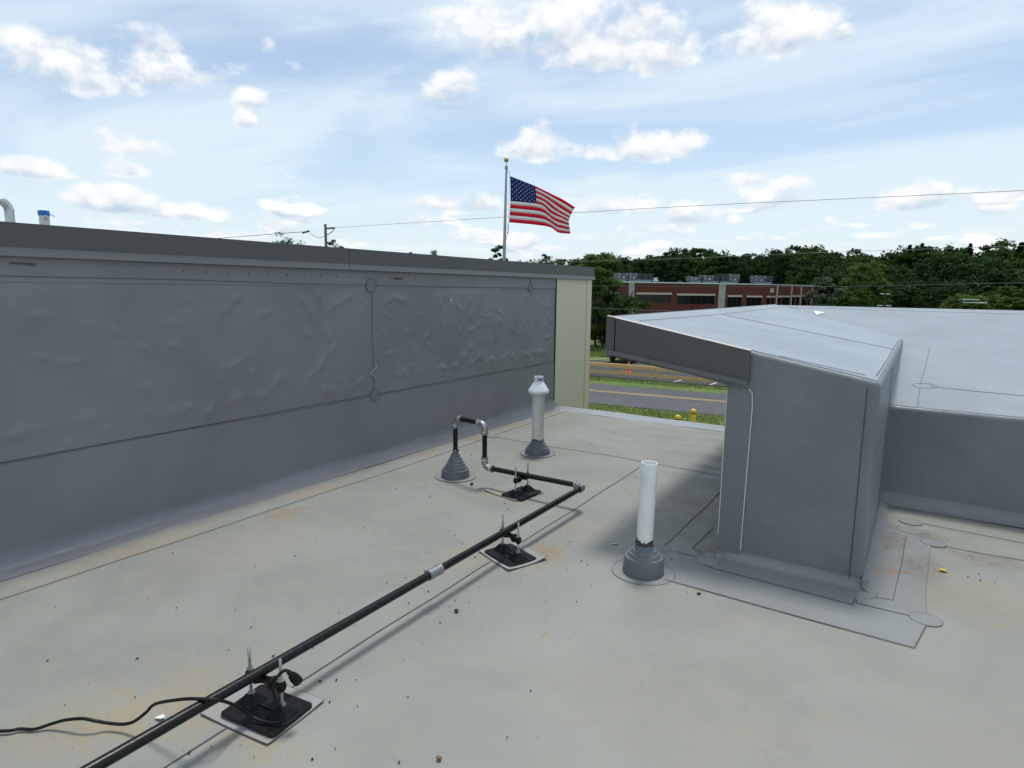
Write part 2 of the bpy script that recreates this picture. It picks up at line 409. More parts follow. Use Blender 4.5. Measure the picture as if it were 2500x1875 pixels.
# lawn blades on the verges that show between the two roofs
def blades(name, boxes, n, hmin, hmax, m):
    V = np.zeros((n * 3, 3)); k = 0
    tot_ = sum((b[1] - b[0]) * (b[3] - b[2]) for b in boxes)
    for (x0, x1, y0, y1, sl) in boxes:
        c = int(n * (x1 - x0) * (y1 - y0) / tot_)
        x = rng.uniform(x0, x1, c); y = rng.uniform(y0, y1, c) + (x - x0) * sl
        h = rng.uniform(hmin, hmax, c); a = rng.uniform(0, 6.28, c); w = .018
        P = np.stack([x, y, np.full(c, GZ)], 1); q = np.stack([np.cos(a) * w, np.sin(a) * w, 0 * a], 1)
        t = np.stack([rng.normal(0, .4, c) * h, rng.normal(0, .4, c) * h, h], 1)
        V[k * 3:(k + c) * 3] = np.stack([P - q, P + q, P + t], 1).reshape(-1, 3); k += c
    V = V[:k * 3]
    o = link(name, np_mesh(name, V, np.arange(k * 3).reshape(-1, 3), {'shade': rng.random(k)}), m); return o


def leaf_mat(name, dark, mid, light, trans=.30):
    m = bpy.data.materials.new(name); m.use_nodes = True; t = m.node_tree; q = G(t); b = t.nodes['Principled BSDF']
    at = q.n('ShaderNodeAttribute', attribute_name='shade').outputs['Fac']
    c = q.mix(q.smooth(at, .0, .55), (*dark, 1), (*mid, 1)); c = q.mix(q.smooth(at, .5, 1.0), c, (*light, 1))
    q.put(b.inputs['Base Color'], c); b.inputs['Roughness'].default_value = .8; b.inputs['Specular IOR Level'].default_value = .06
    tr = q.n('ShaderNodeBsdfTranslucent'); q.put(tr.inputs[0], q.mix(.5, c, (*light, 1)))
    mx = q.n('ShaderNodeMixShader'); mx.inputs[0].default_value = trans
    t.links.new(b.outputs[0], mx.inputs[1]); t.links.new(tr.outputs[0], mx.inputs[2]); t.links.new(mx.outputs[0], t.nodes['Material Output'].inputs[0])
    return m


L_blade = leaf_mat('lawn_blades', (.06, .12, .022), (.10, .17, .034), (.25, .23, .09))
o = blades('verge_grass', [(-17, -5.5, 22.6, 26.0, .12), (-18, -6.5, 33.4, 35.0, .10), (-30, -18, 45, 52, .05)], 26000, .03, .09, L_blade)
tag(o, 'short green grass on the verges either side of the road', 'grass', kind='stuff')

# own building below the low roof
M_wallb = mat('beige_building_wall', (.36, .37, .29), .6, 0, .3)
o = MB().box((-4.6, -8, GZ), (8, 7.9, -.03)).build('building_wall', M_wallb); o['kind'] = 'structure'
o = MB().box((-26, -8, GZ), (-4.72, 9.1, 1.62)).build('upper_building_body', M_wallb); o['kind'] = 'structure'
M_uproof = membrane('upper_roof_membrane', MEM, (), .3)
sheet('upper_roof', [(-26, -8), (-4.72, -8), (-4.72, 9.1), (-26, 9.1)], 1.64, M_uproof)


# ---- low flat roof: one rippled membrane sheet
def hgt(x, y):
    h = .0022 * np.sin(1.3 * x + .7 * y) + .002 * np.sin(2.9 * x - 2.1 * y + 1) + .0012 * np.sin(6.1 * x + 4.3 * y)
    # wrinkles near the far roof edge
    env = np.exp(-((x + 2.0) / 1.15) ** 2) * 1 / (1 + np.exp(-(y - 5.9) * 4)) * np.clip((7.9 - y) / .5, 0, 1)
    ph = y + .10 * np.sin(1.7 * x + .6) + .05 * np.sin(4.1 * x)
    rid = np.exp(-((((ph * 2.6) % 1.0) - .5) / .16) ** 2)
    env2 = np.exp(-((x + 3.1) / 1.0) ** 2) * np.exp(-((y - 6.9) / .7) ** 2)
    rid2 = np.exp(-(((((ph + .25 * x) * 3.1) % 1.0) - .5) / .2) ** 2)
    return h * np.clip((7.8 - y) / .6, 0, 1) + .020 * env * rid + .012 * env2 * rid2


xs = np.concatenate([np.arange(-4.6, 1.6, .045), np.arange(1.6, 8.01, .4)]); ys = np.concatenate([np.arange(-8, .6, .4), np.arange(.6, 7.96, .03), [7.965]])
XX, YY = np.meshgrid(xs, ys); ZZ = hgt(XX, YY)
nx, ny = len(xs), len(ys); idx = np.arange(nx * ny).reshape(ny, nx)
roof = link('roof', smooth(np_mesh('roof', np.stack([XX, YY, ZZ], -1).reshape(-1, 3), np.stack([idx[:-1, :-1], idx[:-1, 1:], idx[1:, 1:], idx[1:, :-1]], -1).reshape(-1, 4))), M_roof)
roof['kind'] = 'structure'
# raised far edge: flattened roll of stripped-in membrane over the metal edge
prof = [(7.72, .002), (7.78, .006), (7.86, .010), (7.90, .015), (7.94, .022), (7.975, .022), (7.99, .014), (7.99, -.12)]
mb = MB(); xs_ = list(np.arange(-4.40, 8.01, .2)); vs_ = []
for x in xs_:
    for i, (y, z) in enumerate(prof): vs_.append((x, y + .006 * math.sin(3 * x + i), z + (.003 * math.sin(5 * x + 1.3 * i) if i < 6 else 0)))
k = len(prof); mb.add(vs_, [(i * k + q, i * k + q + 1, (i + 1) * k + q + 1, (i + 1) * k + q) for i in range(len(xs_) - 1) for q in range(k - 1)])
mb.build('roof_edge', M_edgemetal, roof, sm=50)

SE = 0.0035


def bead(name, pts, parent, m=None, w=.0042, h=.0025, wav=.004, z=SE):
    P = []
    for a, b in zip(pts[:-1], pts[1:]):
        L = math.dist(a, b); n = max(2, int(L / .06))
        for i in range(n):
            t = i / n; P.append((a[0] + (b[0] - a[0]) * t, a[1] + (b[1] - a[1]) * t))
    P.append(pts[-1])
    pp = [(x + wav * math.sin(7.3 * y + 2.1 * x) * .6, y + wav * math.sin(6.1 * x + 1.7 * y) * .6) for x, y in P]
    q = [(x, y, float(hgt(np.float64(x), np.float64(y))) + z) for x, y in pp]
    return MB().strip(q, w, h).build(name, m or M_seam, parent)


def lap(name, poly, parent, m, z=.003):
    return MB().prism(poly, -.003, z).build(name, m, parent)


bead('seam', [(-4.05, -1.0), (-4.053, 1.178), (-4.049, 2.385), (-4.05, 4.43), (-4.09, 5.86), (-4.09, 6.76), (-4.11, 7.75)], roof)
bead('seam', [(-2.10, -1.0), (-2.123, 1.02), (-2.136, 2.03), (-2.155, 4.12), (-2.173, 5.63)], roof)
bead('seam', [(-4.09, 5.86), (-2.535, 5.846), (-1.495, 5.82), (-1.0, 5.80)], roof)
bead('seam', [(-1.324, 3.93), (-1.321, 4.76), (-1.33, 5.8)], roof, M_seam2)
bead('seam', [(.244, 5.04), (.432, 5.034), (.68, 5.05), (2.5, 5.05)], roof)
o = lap('apron', [(-1.147, 3.455), (.10, 3.434), (.113, 3.51), (.149, 3.72), (.152, 4.32), (.178, 5.02), (.178, 5.30), (-.16, 5.30), (-.16, 3.99), (-1.30, 3.99), (-1.30, 3.62)], roof, M_apron, .004)
bead('seam', [(-1.147, 3.456), (.103, 3.434), (.113, 3.509), (.149, 3.719)], roof, z=.005)
bead('seam', [(.153, 3.86), (.15, 4.32), (.178, 4.98)], roof, M_seam2, z=.005)
bead('seam', [(-1.242, 3.883), (-1.095, 3.88)], roof, z=.006)
bead('seam', [(-1.013, 3.786), (-.946, 3.769), (-.19, 3.748), (-.185, 3.848)], roof, z=.006)
bead('seam', [(-.175, 3.83), (-.175, 3.783), (.077, 3.785)], roof, z=.006)
bead('seam', [(-.092, 3.918), (-.002, 3.937), (.035, 5.095)], roof, z=.006)
bead('seam', [(-1.14, 4.45), (-1.15, 4.23), (-1.16, 4.012), (-1.082, 3.958)], roof, z=.006)
bead('seam', [(.124, 5.449), (.714, 5.41), (2.5, 5.40)], roof, z=.005)


def disc(c, r, parent, sq=1.0, z=.008, rot=0.0, m=None):
    p = circle(c, r, 36, sq=sq, rot=rot)
    q = lap('patch', p, parent, m or M_patch, z)
    MB().strip([(x, y, z - .002) for x, y in p + p[:2]], .004, .003).build('patch_edge', M_seam2, q)
    return q


for c, r in (((-1.318, 3.885), .060), ((-.992, 3.957), .080), ((-1.015, 3.86), .072), ((-.178, 3.955), .095), ((.05, 5.436), .076), ((.048, 5.234), .08), ((.19, 5.051), .075), ((.147, 3.796), .076), ((-4.06, 5.87), .07)):
    disc(c, r, roof, .95, .0052 + .0012 * random.random())

# ---- tall parapet on the left
PX = -4.477
par = thing('parapet_wall', 'long dark grey membrane-covered parapet wall with metal fascia and beige end panel', 'wall', (PX, 3, 0))
RG = [(2.86, 1.52, 3.01, 1.63), (3.17, 1.46, 3.24, 1.5), (3.57, 1.61, 3.65, 1.49), (3.78, 1.7, 3.77, 1.58), (3.58, 1.33, 3.63, 1.28), (3.82, 1.31, 3.89, 1.17), (3.89, 1.15, 3.61, 0.89), (2.89, 1.07, 3.0, 1.14), (2.8, 1.1, 2.85, 1.07), (3.24, 0.86, 3.32, 0.93), (2.84, 0.8, 2.99, 0.83), (3.07, 0.81, 3.22, 0.81), (2.5, 0.8, 2.56, 0.8), (2.66, 0.74, 2.74, 0.82), (3.9, 1.51, 4.12, 1.61), (4.55, 1.03, 4.71, 1.04), (4.72, 1.59, 4.84, 1.58), (4.54, 1.3, 4.57, 1.14), (2.42, 1.43, 2.49, 1.43), (2.56, 1.46, 2.6, 1.36), (3.82, 0.77, 3.94, 0.77), (3.75, 0.83, 3.77, 0.7), (3.98, 0.83, 4.09, 0.77), (2.36, 0.8, 2.44, 0.77), (3.04, 1.02, 3.08, 0.98), (4.71, 0.82, 4.91, 0.81), (4.24, 0.82, 4.12, 0.77), (2.43, 1.27, 2.45, 1.25), (4.69, 1.59, 4.85, 1.57), (5.44, 1.59, 5.44, 1.21), (5.69, 1.62, 5.79, 1.36), (5.98, 1.55, 5.98, 1.28), (5.92, 1.18, 6.15, 1.27), (5.55, 0.73, 5.98, 1.0), (5.75, 1.24, 5.77, 1.17), (5.13, 1.11, 5.28, 1.25), (5.2, 1.1, 5.26, 1.07), (5.25, 1.04, 5.28, 0.86), (5.32, 0.81, 5.51, 0.81), (5.92, 0.78, 6.22, 0.91), (6.22, 0.91, 6.31, 0.71), (6.31, 0.81, 6.45, 0.82), (6.53, 1.68, 6.52, 0.83), (6.59, 1.42, 6.63, 1.36), (6.58, 1.31, 6.63, 1.25), (6.6, 0.81, 6.72, 0.83), (6.84, 0.84, 6.92, 0.8), (6.87, 1.2, 6.87, 1.16), (7.26, 1.33, 7.24, 1.08), (7.02, 0.77, 7.19, 0.84), (7.19, 0.84, 7.32, 0.75), (7.34, 0.8, 7.47, 0.84), (7.52, 0.82, 7.7, 0.83), (7.7, 0.83, 7.85, 0.74), (7.52, 1.38, 7.53, 1.15), (7.84, 1.53, 7.8, 1.42), (7.83, 1.3, 7.92, 1.24), (4.87, 1.24, 4.96, 1.24), (4.7, 0.83, 4.87, 0.79), (4.93, 0.89, 5.05, 0.76), (4.98, 1.04, 5.05, 1.02), (5.05, 0.76, 5.23, 0.8), (6.18, 1.08, 6.34, 1.05), (7.7, 1.02, 7.92, 1.03),
      (1.75, .82, 1.95, .84), (1.35, .8, 1.6, .83), (2.1, .78, 2.28, .82), (1.9, 1.45, 2.1, 1.38), (1.6, 1.25, 1.85, 1.2), (2.2, 1.0, 2.32, .95), (1.5, 1.55, 1.7, 1.5), (1.95, 1.1, 2.1, 1.06), (2.15, 1.3, 2.3, 1.22)]
ya = np.concatenate([np.arange(-6, 1.0, .5), np.arange(1.0, 8.016, .014)]); zz_ = np.concatenate([np.arange(.655, 1.70, .0125), [1.712]])
YW, ZW = np.meshgrid(ya, zz_)
DW = np.zeros_like(YW)
for (y0, z0, y1, z1) in RG:
    ln = math.hypot(y1 - y0, z1 - z0) + 1e-6; ux, uz = (y1 - y0) / ln, (z1 - z0) / ln
    s_ = (YW - y0) * ux + (ZW - z0) * uz; t_ = -(YW - y0) * uz + (ZW - z0) * ux
    out_ = np.maximum(np.maximum(-s_, s_ - ln), 0)
    w_ = .021 + .012 * rng.random() + (.008 if z0 < .9 else 0); a_ = (.0085 + .0075 * rng.random()) * (.55 if y0 < 2.3 else 1) * (1.25 if ln > .25 else 1.0) * (1.2 if z0 < .95 else 1)
    ph_ = rng.uniform(0, 6.28); t_ = t_ + .010 * np.sin(s_ * 31 + ph_)
    taper = (.60 + .40 * np.sin(np.clip(s_ / ln, 0, 1) * math.pi)) * (.68 + .32 * np.sin(s_ * 34 + 2 * ph_))
    DW = np.maximum(DW, a_ * taper * np.exp(-(t_ / w_) ** 2) * np.exp(-(out_ / .05) ** 2) + DW * .55)
for _ in range(150):                                     # small loose puckers in the sheet
    yc = rng.uniform(1, 7.95) if rng.random() < .3 else rng.uniform(3.4, 7.95); zc_ = rng.uniform(.7, .92) if rng.random() < .45 else rng.uniform(.7, 1.66); th = rng.uniform(-.9, .9); L_ = rng.uniform(.02, .10); w_ = rng.uniform(.012, .03)
    s_ = (YW - yc) * math.cos(th) + (ZW - zc_) * math.sin(th); t_ = -(YW - yc) * math.sin(th) + (ZW - zc_) * math.cos(th)
    DW += rng.uniform(.0015, .0048) * np.exp(-(s_ / L_) ** 2 - (t_ / w_) ** 2)
DW += .004 * np.sin(1.9 * YW + 2.1 * ZW) + .003 * np.sin(4.3 * YW - 3.7 * ZW + 1)
edge = np.clip(np.minimum(ZW - .655, 1.712 - ZW) / .08, 0, 1) * np.clip((8.0 - YW) / .08, 0, 1)
DW *= edge
iw = np.arange(YW.size).reshape(YW.shape)
V = np.stack([PX + .002 + DW, YW, ZW], -1).reshape(-1, 3)
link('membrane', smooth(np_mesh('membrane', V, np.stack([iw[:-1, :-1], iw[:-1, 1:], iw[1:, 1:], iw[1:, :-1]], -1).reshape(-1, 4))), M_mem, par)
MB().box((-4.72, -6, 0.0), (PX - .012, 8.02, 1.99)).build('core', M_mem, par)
# base flashing strip with its cove onto the roof
pr = [(PX + .006, .652)] + [(PX + .006, z) for z in (.5, .35, .2, .12)]
pr += [(PX + .006 + .10 * (1 - math.cos(t)), .112 - .10 * math.sin(t)) for t in np.linspace(.15, 1.35, 7)] + [(PX + .135, .0065), (PX + .165, .0030)]
yl = [-6, -3, 0] + list(np.arange(.8, 8.01, .06)) + [8.015]; vs_ = []
for y in yl:
    for i, (x, z) in enumerate(pr):
        wv = (.0035 * math.sin(2.3 * y + .8 * i) + .003 * math.sin(5.7 * y)) * (1 if 3 < i < 12 else .35 if i <= 3 else 0)
        vs_.append((x + abs(wv), y, z + (wv * .6 if 4 < i < 13 else 0)))
k = len(pr); mb = MB().add(vs_, [(i * k + q, i * k + q + 1, (i + 1) * k + q + 1, (i + 1) * k + q) for i in range(len(yl) - 1) for q in range(k - 1)])
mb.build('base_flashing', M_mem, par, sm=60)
MB().box((PX + .001, -6, 1.705), (PX + .0065, 8.018, 1.872)).build('top_flashing', M_mem, par)


def wseam(name, pts, w=.0036, m=None):
    P = []
    for (a, b), (c, e) in zip(pts[:-1], pts[1:]):
        n = max(2, int(math.hypot(c - a, e - b) / .1))
        P += [(a + (c - a) * i / n, b + (e - b) * i / n) for i in range(n)]
    P.append(pts[-1])
    q = [(PX + .0075, y + .003 * math.sin(9 * z), z + .003 * math.sin(3.1 * y)) for y, z in P]
    return MB().strip(q, w, .003, (1, 0, 0)).build(name, m or M_seam, par)


wseam('seam', [(-6, .652), (1.2, .650), (4.3, .640), (8.01, .645)]); wseam('seam', [(-6, 1.745), (1.475, 1.742), (4.4, 1.716), (8.01, 1.707)])
wseam('seam', [(4.391, 1.655), (4.395, .70)]); wseam('seam', [(7.304, 1.858), (7.305, 1.775)])
for (y, z, r) in ((4.385, 1.715, .066), (4.403, .645, .062), (7.307, 1.712, .055)):
    P = circle((y, z), r, 32); n = len(P)
    q = MB().add([(PX + .004, a, b) for a, b in P] + [(PX + .0098, a, b) for a, b in P], [tuple(range(n, 2 * n))] + [(i, (i + 1) % n, n + (i + 1) % n, n + i) for i in range(n)]).build('patch', M_wpatch, par)
    MB().strip([(PX + .0095, a, b) for a, b in P + P[:2]], .0035, .002, (1, 0, 0)).build('patch_edge', M_seam, q)
for i in range(28):
    y = 2.554 + i * .1755
    if abs(y - 4.69) < .02: continue
    MB().box((PX + .0065, y - .003, 1.786 - i * .0008), (PX + .0085, y + .003, 1.806 - i * .0008)).build('tick_mark', M_seam, par)


def text_mesh(body, size, ext=.002):
    cu = bpy.data.curves.new('txt', 'FONT'); cu.body = body; cu.size = size; cu.extrude = ext; cu.align_x = 'CENTER'; cu.align_y = 'CENTER'
    o = bpy.data.objects.new('txt', cu); COL.objects.link(o)
    dg = bpy.context.evaluated_depsgraph_get(); me = bpy.data.meshes.new_from_object(o.evaluated_get(dg))
    bpy.data.objects.remove(o); me.materials.clear(); return me


for body, y, z, s_, up_ in (('CSANOPM', 4.75, 1.785, .028, 1), ('2202wmsom', 1.59, 1.811, .026, -1)):
    me = text_mesh(body, s_)
    me.transform(Matrix.Translation((PX + .0085, y, z)) @ Matrix.Rotation(math.pi / 2, 4, 'Z') @ Matrix.Rotation(math.pi / 2, 4, 'X') @ Matrix.Rotation(0 if up_ > 0 else math.pi, 4, 'Z'))
    link('printed_lettering', me, M_seam, par)
MB().tube(catmull([(PX + .012, 4.43, .955), (PX + .012, 4.418, .945), (PX + .013, 4.432, .928), (PX + .012, 4.391, .897), (PX + .014, 4.362, .861), (PX + .013, 4.404, .834), (PX + .014, 4.419, .809)]), .0022, 5).build('caulk_string', M_edge, par)
MB().box((PX + .006, 5.60, 1.555), (PX + .012, 5.62, 1.58)).build('spot', M_edge, par)
# beige end panel beyond the roof edge
MB().box((-4.72, 8.02, GZ), (PX + .004, 9.0, 1.90)).build('beige_panel', M_beige, par)
MB().box((-4.72, 8.004, -.02), (PX + .012, 8.030, 1.866)).build('panel_gap', M_gap, par)
MB().box((-4.72, 9.004, GZ), (PX + .018, 9.16, 1.90)).build('corner_trim', M_beige, par, bevel=(.006, 2))
MB().box((-4.71, 8.996, GZ), (PX + .001, 9.006, 1.90)).build('panel_joint', M_gap, par)
# fascia panels, drip lip and coping
js = [-6.0, -2.8, .62, 4.094, 7.558, 9.22]
for a, b in zip(js[:-1], js[1:]):
    f = MB().box((PX + .018, a + .003, 1.905), (PX + .030, b - .003, 2.040)).build('fascia_panel', M_fascia, par)
    MB().box((-4.82, a + .003, 2.030), (PX + .016, b - .003, 2.046)).build('coping', M_fascia, f)
    MB().hexa([(PX + .022, a + .003, 1.858), (PX + .048, a + .003, 1.853), (PX + .048, b - .003, 1.853), (PX + .022, b - .003, 1.858),
               (PX + .022, a + .003, 1.906), (PX + .031, a + .003, 1.904), (PX + .031, b - .003, 1.904), (PX + .022, b - .003, 1.906)]).build('drip_lip', M_lip, f)
MB().box((-4.70, -6, 1.86), (PX + .017, 9.20, 2.028)).build('blocking', M_gap, par)
MB().box((-4.82, 9.205, 1.86), (PX + .030, 9.222, 2.043)).build('fascia_end', M_fascia, par)

# ---- lower sloped roof section with its box end and overhang on the right
def zA(x): return 1.518 - .1885 * (x + 1.8)
def zB(y): return 1.512 - .19 * (9.6 - y)


can = thing('sloped_roof_section', 'grey membrane-covered sloped roof with boxed end and dark metal fascia overhang', 'roof section', (-.6, 4.0, 0))
XR = -.168
body = [(-1.8, zA(-1.8)), (XR, zA(XR)), (XR, -.01), (-.992, -.01), (-.992, 1.115), (-1.8, 1.268)]
n = len(body); Y0, Y1 = 4.0, 9.58
vs_ = [(x, Y0, z) for x, z in body] + [(x, Y1, z) for x, z in body]
mb = MB().add(vs_, [tuple(range(n)), tuple(range(2 * n - 1, n - 1, -1))] + [(i, n + i, n + (i + 1) % n, (i + 1) % n) for i in range(n)])
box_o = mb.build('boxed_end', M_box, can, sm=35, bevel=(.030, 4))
bodyB = [(5.85, -.01), (5.85, zB(5.85)), (9.6, zB(9.6)), (9.6, 1.27), (8.4, 1.0), (8.4, -.01)]


def ext_x(poly, x0, x1):
    n = len(poly); return MB().add([(x0, y, z) for y, z in poly] + [(x1, y, z) for y, z in poly],
        [tuple(range(n)), tuple(range(2 * n - 1, n - 1, -1))] + [(i, n + i, n + (i + 1) % n, (i + 1) % n) for i in range(n)])


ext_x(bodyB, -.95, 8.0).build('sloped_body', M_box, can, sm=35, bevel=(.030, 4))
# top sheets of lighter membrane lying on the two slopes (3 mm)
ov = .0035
def valley(x): return 7.8 - x + (0 if True else 0)
def slopeA(poly): return [(x, y, zA(x) + ov) for x, y in poly]
pA = [(-1.795, 4.022), (XR - .022, 4.022), (XR - .022, 7.96), (-1.795, 9.575)]
def slab(name, pts, th, m):
    n = len(pts); return MB().add([(x, y, z - th) for x, y, z in pts] + list(pts), [tuple(range(n))[::-1], tuple(range(n, 2 * n))] + [(i, (i + 1) % n, n + (i + 1) % n, n + i) for i in range(n)]).build(name, m, can)
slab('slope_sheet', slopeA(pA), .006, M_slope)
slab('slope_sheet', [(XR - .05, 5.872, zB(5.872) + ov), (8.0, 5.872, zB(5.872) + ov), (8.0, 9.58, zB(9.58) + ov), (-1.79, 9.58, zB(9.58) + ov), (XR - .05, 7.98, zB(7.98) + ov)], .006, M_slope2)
ext_x([(8.4, 1.262), (8.4, zB(8.4)), (9.6, zB(9.6)), (9.6, 1.272)], -1.79, -.94).build('rear_slab', M_mem, can)


def sA(name, pts, m=None, w=.006): return MB().strip([(x, y, zA(x) + ov) for x, y in pts], w, .003, (.18, 0, 1)).build(name, m or M_seam, can)
def sB(name, pts, m=None, w=.006): return MB().strip([(x, y, zB(y) + ov) for x, y in pts], w, .003, (0, -.18, 1)).build(name, m or M_seam, can)


def sub(pts, n=12):
    o = []
    for a, b in zip(pts[:-1], pts[1:]): o += [(a[0] + (b[0] - a[0]) * i / n, a[1] + (b[1] - a[1]) * i / n) for i in range(n)]
    return o + [pts[-1]]


sA('seam', sub([(-1.635, 4.12), (-1.60, 6.05), (-1.645, 9.42)]), M_seam2, .012)
sA('seam', sub([(-1.60, 6.05), (-1.11, 6.146), (-.20, 6.33)])); sA('seam', [(-.715, 4.05), (-.5, 4.075), (-.258, 4.118)])
sA('seam', [(-.205, 4.2), (-.20, 5.5), (-.205, 6.4), (-.20, 7.6)])
sB('seam', sub([(.09, 6.423), (.4, 6.39), (.9, 6.36), (3.0, 6.3)])); sB('seam', sub([(-1.64, 9.44), (.95, 9.38), (4, 9.36)]), M_seam2, .014)
sB('seam', [(.07, 7.69), (.045, 7.0), (.02, 6.46)], M_seam2); sB('seam', [(.02, 6.36), (.017, 5.89)], M_seam2)
for (x, y, r_) in ((.055, 6.43, .09),):
    p = circle((x, y), r_, 28, sq=.75); MB().strip([(a, b, zB(b) + ov) for a, b in p + p[:2]], .006, .003, (0, -.18, 1)).build('patch_edge', M_seam2, can)
for (x, y) in ((-1.0, 5.0), (-.75, 5.1), (-.55, 4.6), (-1.2, 5.6), (-.8, 4.5), (-.3, 5.0)):
    MB().add([(x + .007 * math.cos(t), y + .007 * math.sin(t), zA(x + .007 * math.cos(t)) + ov + .001) for t in np.linspace(0, 6.28, 9)[:-1]], [tuple(range(8))]).build('speck', M_seam2, can)
# vertical seams on the box, membrane flap on its left edge
def vst(name, pts, nrm, w=.006, m=None): return MB().strip(pts, w, .003, nrm).build(name, m or M_seam, can)
vst('seam', [(-.232, 3.999, z) for z in np.linspace(.02, 1.17, 8)], (0, -1, 0))
vst('seam', [(XR + .001, 5.45, z) for z in np.linspace(.02, 1.15, 8)], (1, 0, 0))
flap = [(-.990, .14), (-.985, .03), (-.865, .03), (-.852, .05), (-.835, 1.0), (-.842, 1.09), (-.865, 1.11), (-.990, 1.10)]
n = len(flap); MB().add([(x, 3.9985, z) for x, z in flap] + [(x, 3.9935, z) for x, z in flap], [tuple(range(n)), tuple(range(2 * n - 1, n - 1, -1))] + [(i, n + i, n + (i + 1) % n, (i + 1) % n) for i in range(n)]).build('flap', M_box, can)
vst('flap_edge', [(-.848, 3.993, .07), (-.835, 3.993, 1.0), (-.842, 3.993, 1.085), (-.862, 3.993, 1.108)], (0, -1, 0), .0065, M_edge)
vst('flap_edge', [(-.992, 3.993, .15), (-.992, 3.993, .6), (-.992, 3.993, 1.09)], (0, -1, 0), .005, M_edge)
vst('seam', [(-.98, 3.993, .028), (-.87, 3.993, .028)], (0, -1, 0))
# coves at the foot of the walls
def cove(name, a, b, nrm, r=.055):
    a, b, N_ = Vector(a), Vector(b), Vector(nrm); vs_ = []; n = 24
    T = np.linspace(0, math.pi / 2, 6)
    for i in range(n + 1):
        p = a.lerp(b, i / n); w_ = r * (1 + .05 * math.sin(i * .9) + .03 * math.sin(i * 2.1))
        for t in T: vs_.append(p + N_ * (w_ * (1 - math.cos(t)) + .0012) + Vector((0, 0, w_ * (1 - math.sin(t)) + .0045)))
    k = len(T); return MB().add(vs_, [(i * k + q, i * k + q + 1, (i + 1) * k + q + 1, (i + 1) * k + q) for i in range(n) for q in range(k - 1)]).build(name, M_apron, can, sm=60)
cove('cove', (-1.0, 4.0, 0), (-.13, 4.0, 0), (0, -1, 0)); cove('cove', (XR, 3.96, 0), (XR, 5.86, 0), (1, 0, 0), .06); cove('cove', (XR, 5.85, 0), (4.0, 5.85, 0), (0, -1, 0), .09)
# fascia on the front of the overhang
def rake(name, x0, x1, dz0, dz1, y0, y1, m, **k):
    p = []
    for dz in (dz0, dz1):
        p += [(x0, y0, zA(x0) + dz[0]), (x1, y0, zA(x1) + dz[1]), (x1, y1, zA(x1) + dz[1]), (x0, y1, zA(x0) + dz[0])]
    return MB().hexa(p).build(name, m, can, **k)
fa = rake('fascia_panel', -1.745, -.862, (-.222, -.178), (.004, .004), 3.966, 3.984, M_fascia)
rake('corner_trim', -1.812, -1.752, (-.222, -.222), (.006, .006), 3.960, 3.984, M_fascia)
rake('drip_lip', -1.812, -.868, (-.252, -.207), (-.223, -.179), 3.946, 3.984, M_lip)
rake('soffit_board', -1.79, -1.0, (-.272, -.232), (-.248, -.20), 4.01, 4.05, M_fascia)
MB().strip([(x, 3.975, zA(x) + .004) for x in np.linspace(-1.81, -.86, 20)], .022, .006, (.18, 0, 1)).build('edge_strip', M_edge, can)
MB().box((-1.812, 3.99, 1.268), (-1.803, 9.62, 1.523)).build('side_fascia', M_fascia, can)
MB().box((-1.81, 9.603, 1.272), (8.0, 9.62, 1.515)).build('rear_fascia', M_fascia, can)
# ------------------------------------------------------------------ objects on the roof
# stepped rubber boot for the gas pipe
def flange(t, c, r, seed):
    p = circle((0, 0), r, 40, sq=.97, rot=seed)
    q = MB().prism([(x + c[0], y + c[1]) for x, y in p], .0005, .0048).build('flange', M_apron, t)
    MB().strip([(x + c[0], y + c[1], .0038) for x, y in p + p[:2]], .0045, .003).build('flange_edge', M_seam2, q)


CB = (-3.45, 4.385)
t = thing('pipe_boot', 'tall stepped grey rubber cone boot around the black pipe riser', 'pipe boot', (*CB, 0))
pf = [(.131, .006), (.121, .074), (.118, .078), (.104, .078)]; r_, z_ = .104, .078
for i in range(5):
    pf += [(r_, z_ + .003), (r_ - .0055, z_ + .0255), (r_ - .0075, z_ + .028), (r_ - .0150, z_ + .0285)]; r_, z_ = r_ - .0155, z_ + .0285
pf += [(.024, .246), (.0215, .246)]
MB().lathe(pf, (*CB, 0)).build('cone', M_boot, t, sm=28)
flange(t, CB, .186, .3)
q = MB().lathe([(.0225, .244), (.0265, .244), (.0265, .257), (.0225, .257)], (*CB, 0), 24).build('clamp', M_galv, t, sm=40)
MB().box((CB[0] + .026, CB[1] - .016, .243), (CB[0] + .042, CB[1] + .004, .258)).build('clamp_screw', M_black, q, bevel=(.003, 2))

# capped vent
VB = (-3.26, 5.523)
t = thing('capped_vent_pipe', 'white plastic vent pipe with conical white cap in low grey boot', 'vent pipe', (*VB, 0))
MB().lathe([(.1335, .006), (.121, .068), (.119, .072), (.103, .0725), (.101, .076), (.095, .096), (.093, .098), (.084, .0985), (.082, .102), (.076, .122), (.074, .124), (.067, .1245), (.065, .128), (.064, .150), (.062, .150)], (*VB, 0), 48).build('boot', M_boot, t, sm=28)
flange(t, VB, .183, .9)
MB().lathe([(.0625, .145), (.0625, .64)], (*VB, 0), 48).build('tube', M_pvc2, t, sm=40)
p = []; n = 64
for i in range(n):
    a = 2 * math.pi * i / n; p.append((VB[0] + .064 * math.cos(a), VB[1] + .064 * math.sin(a), .158 + .007 * math.sin(3 * a) + .005 * math.sin(11 * a + 1) + random.uniform(-.002, .002)))
MB().add([(x, y, .148) for x, y, z in p] + p, [(i, (i + 1) % n, n + (i + 1) % n, n + i) for i in range(n)]).build('sealant', M_tar, t)
MB().lathe([(.0635, .604), (.074, .612), (.076, .622), (.076, .650)], (*VB, 0), 48).build('socket', M_pvc2, t, sm=40)
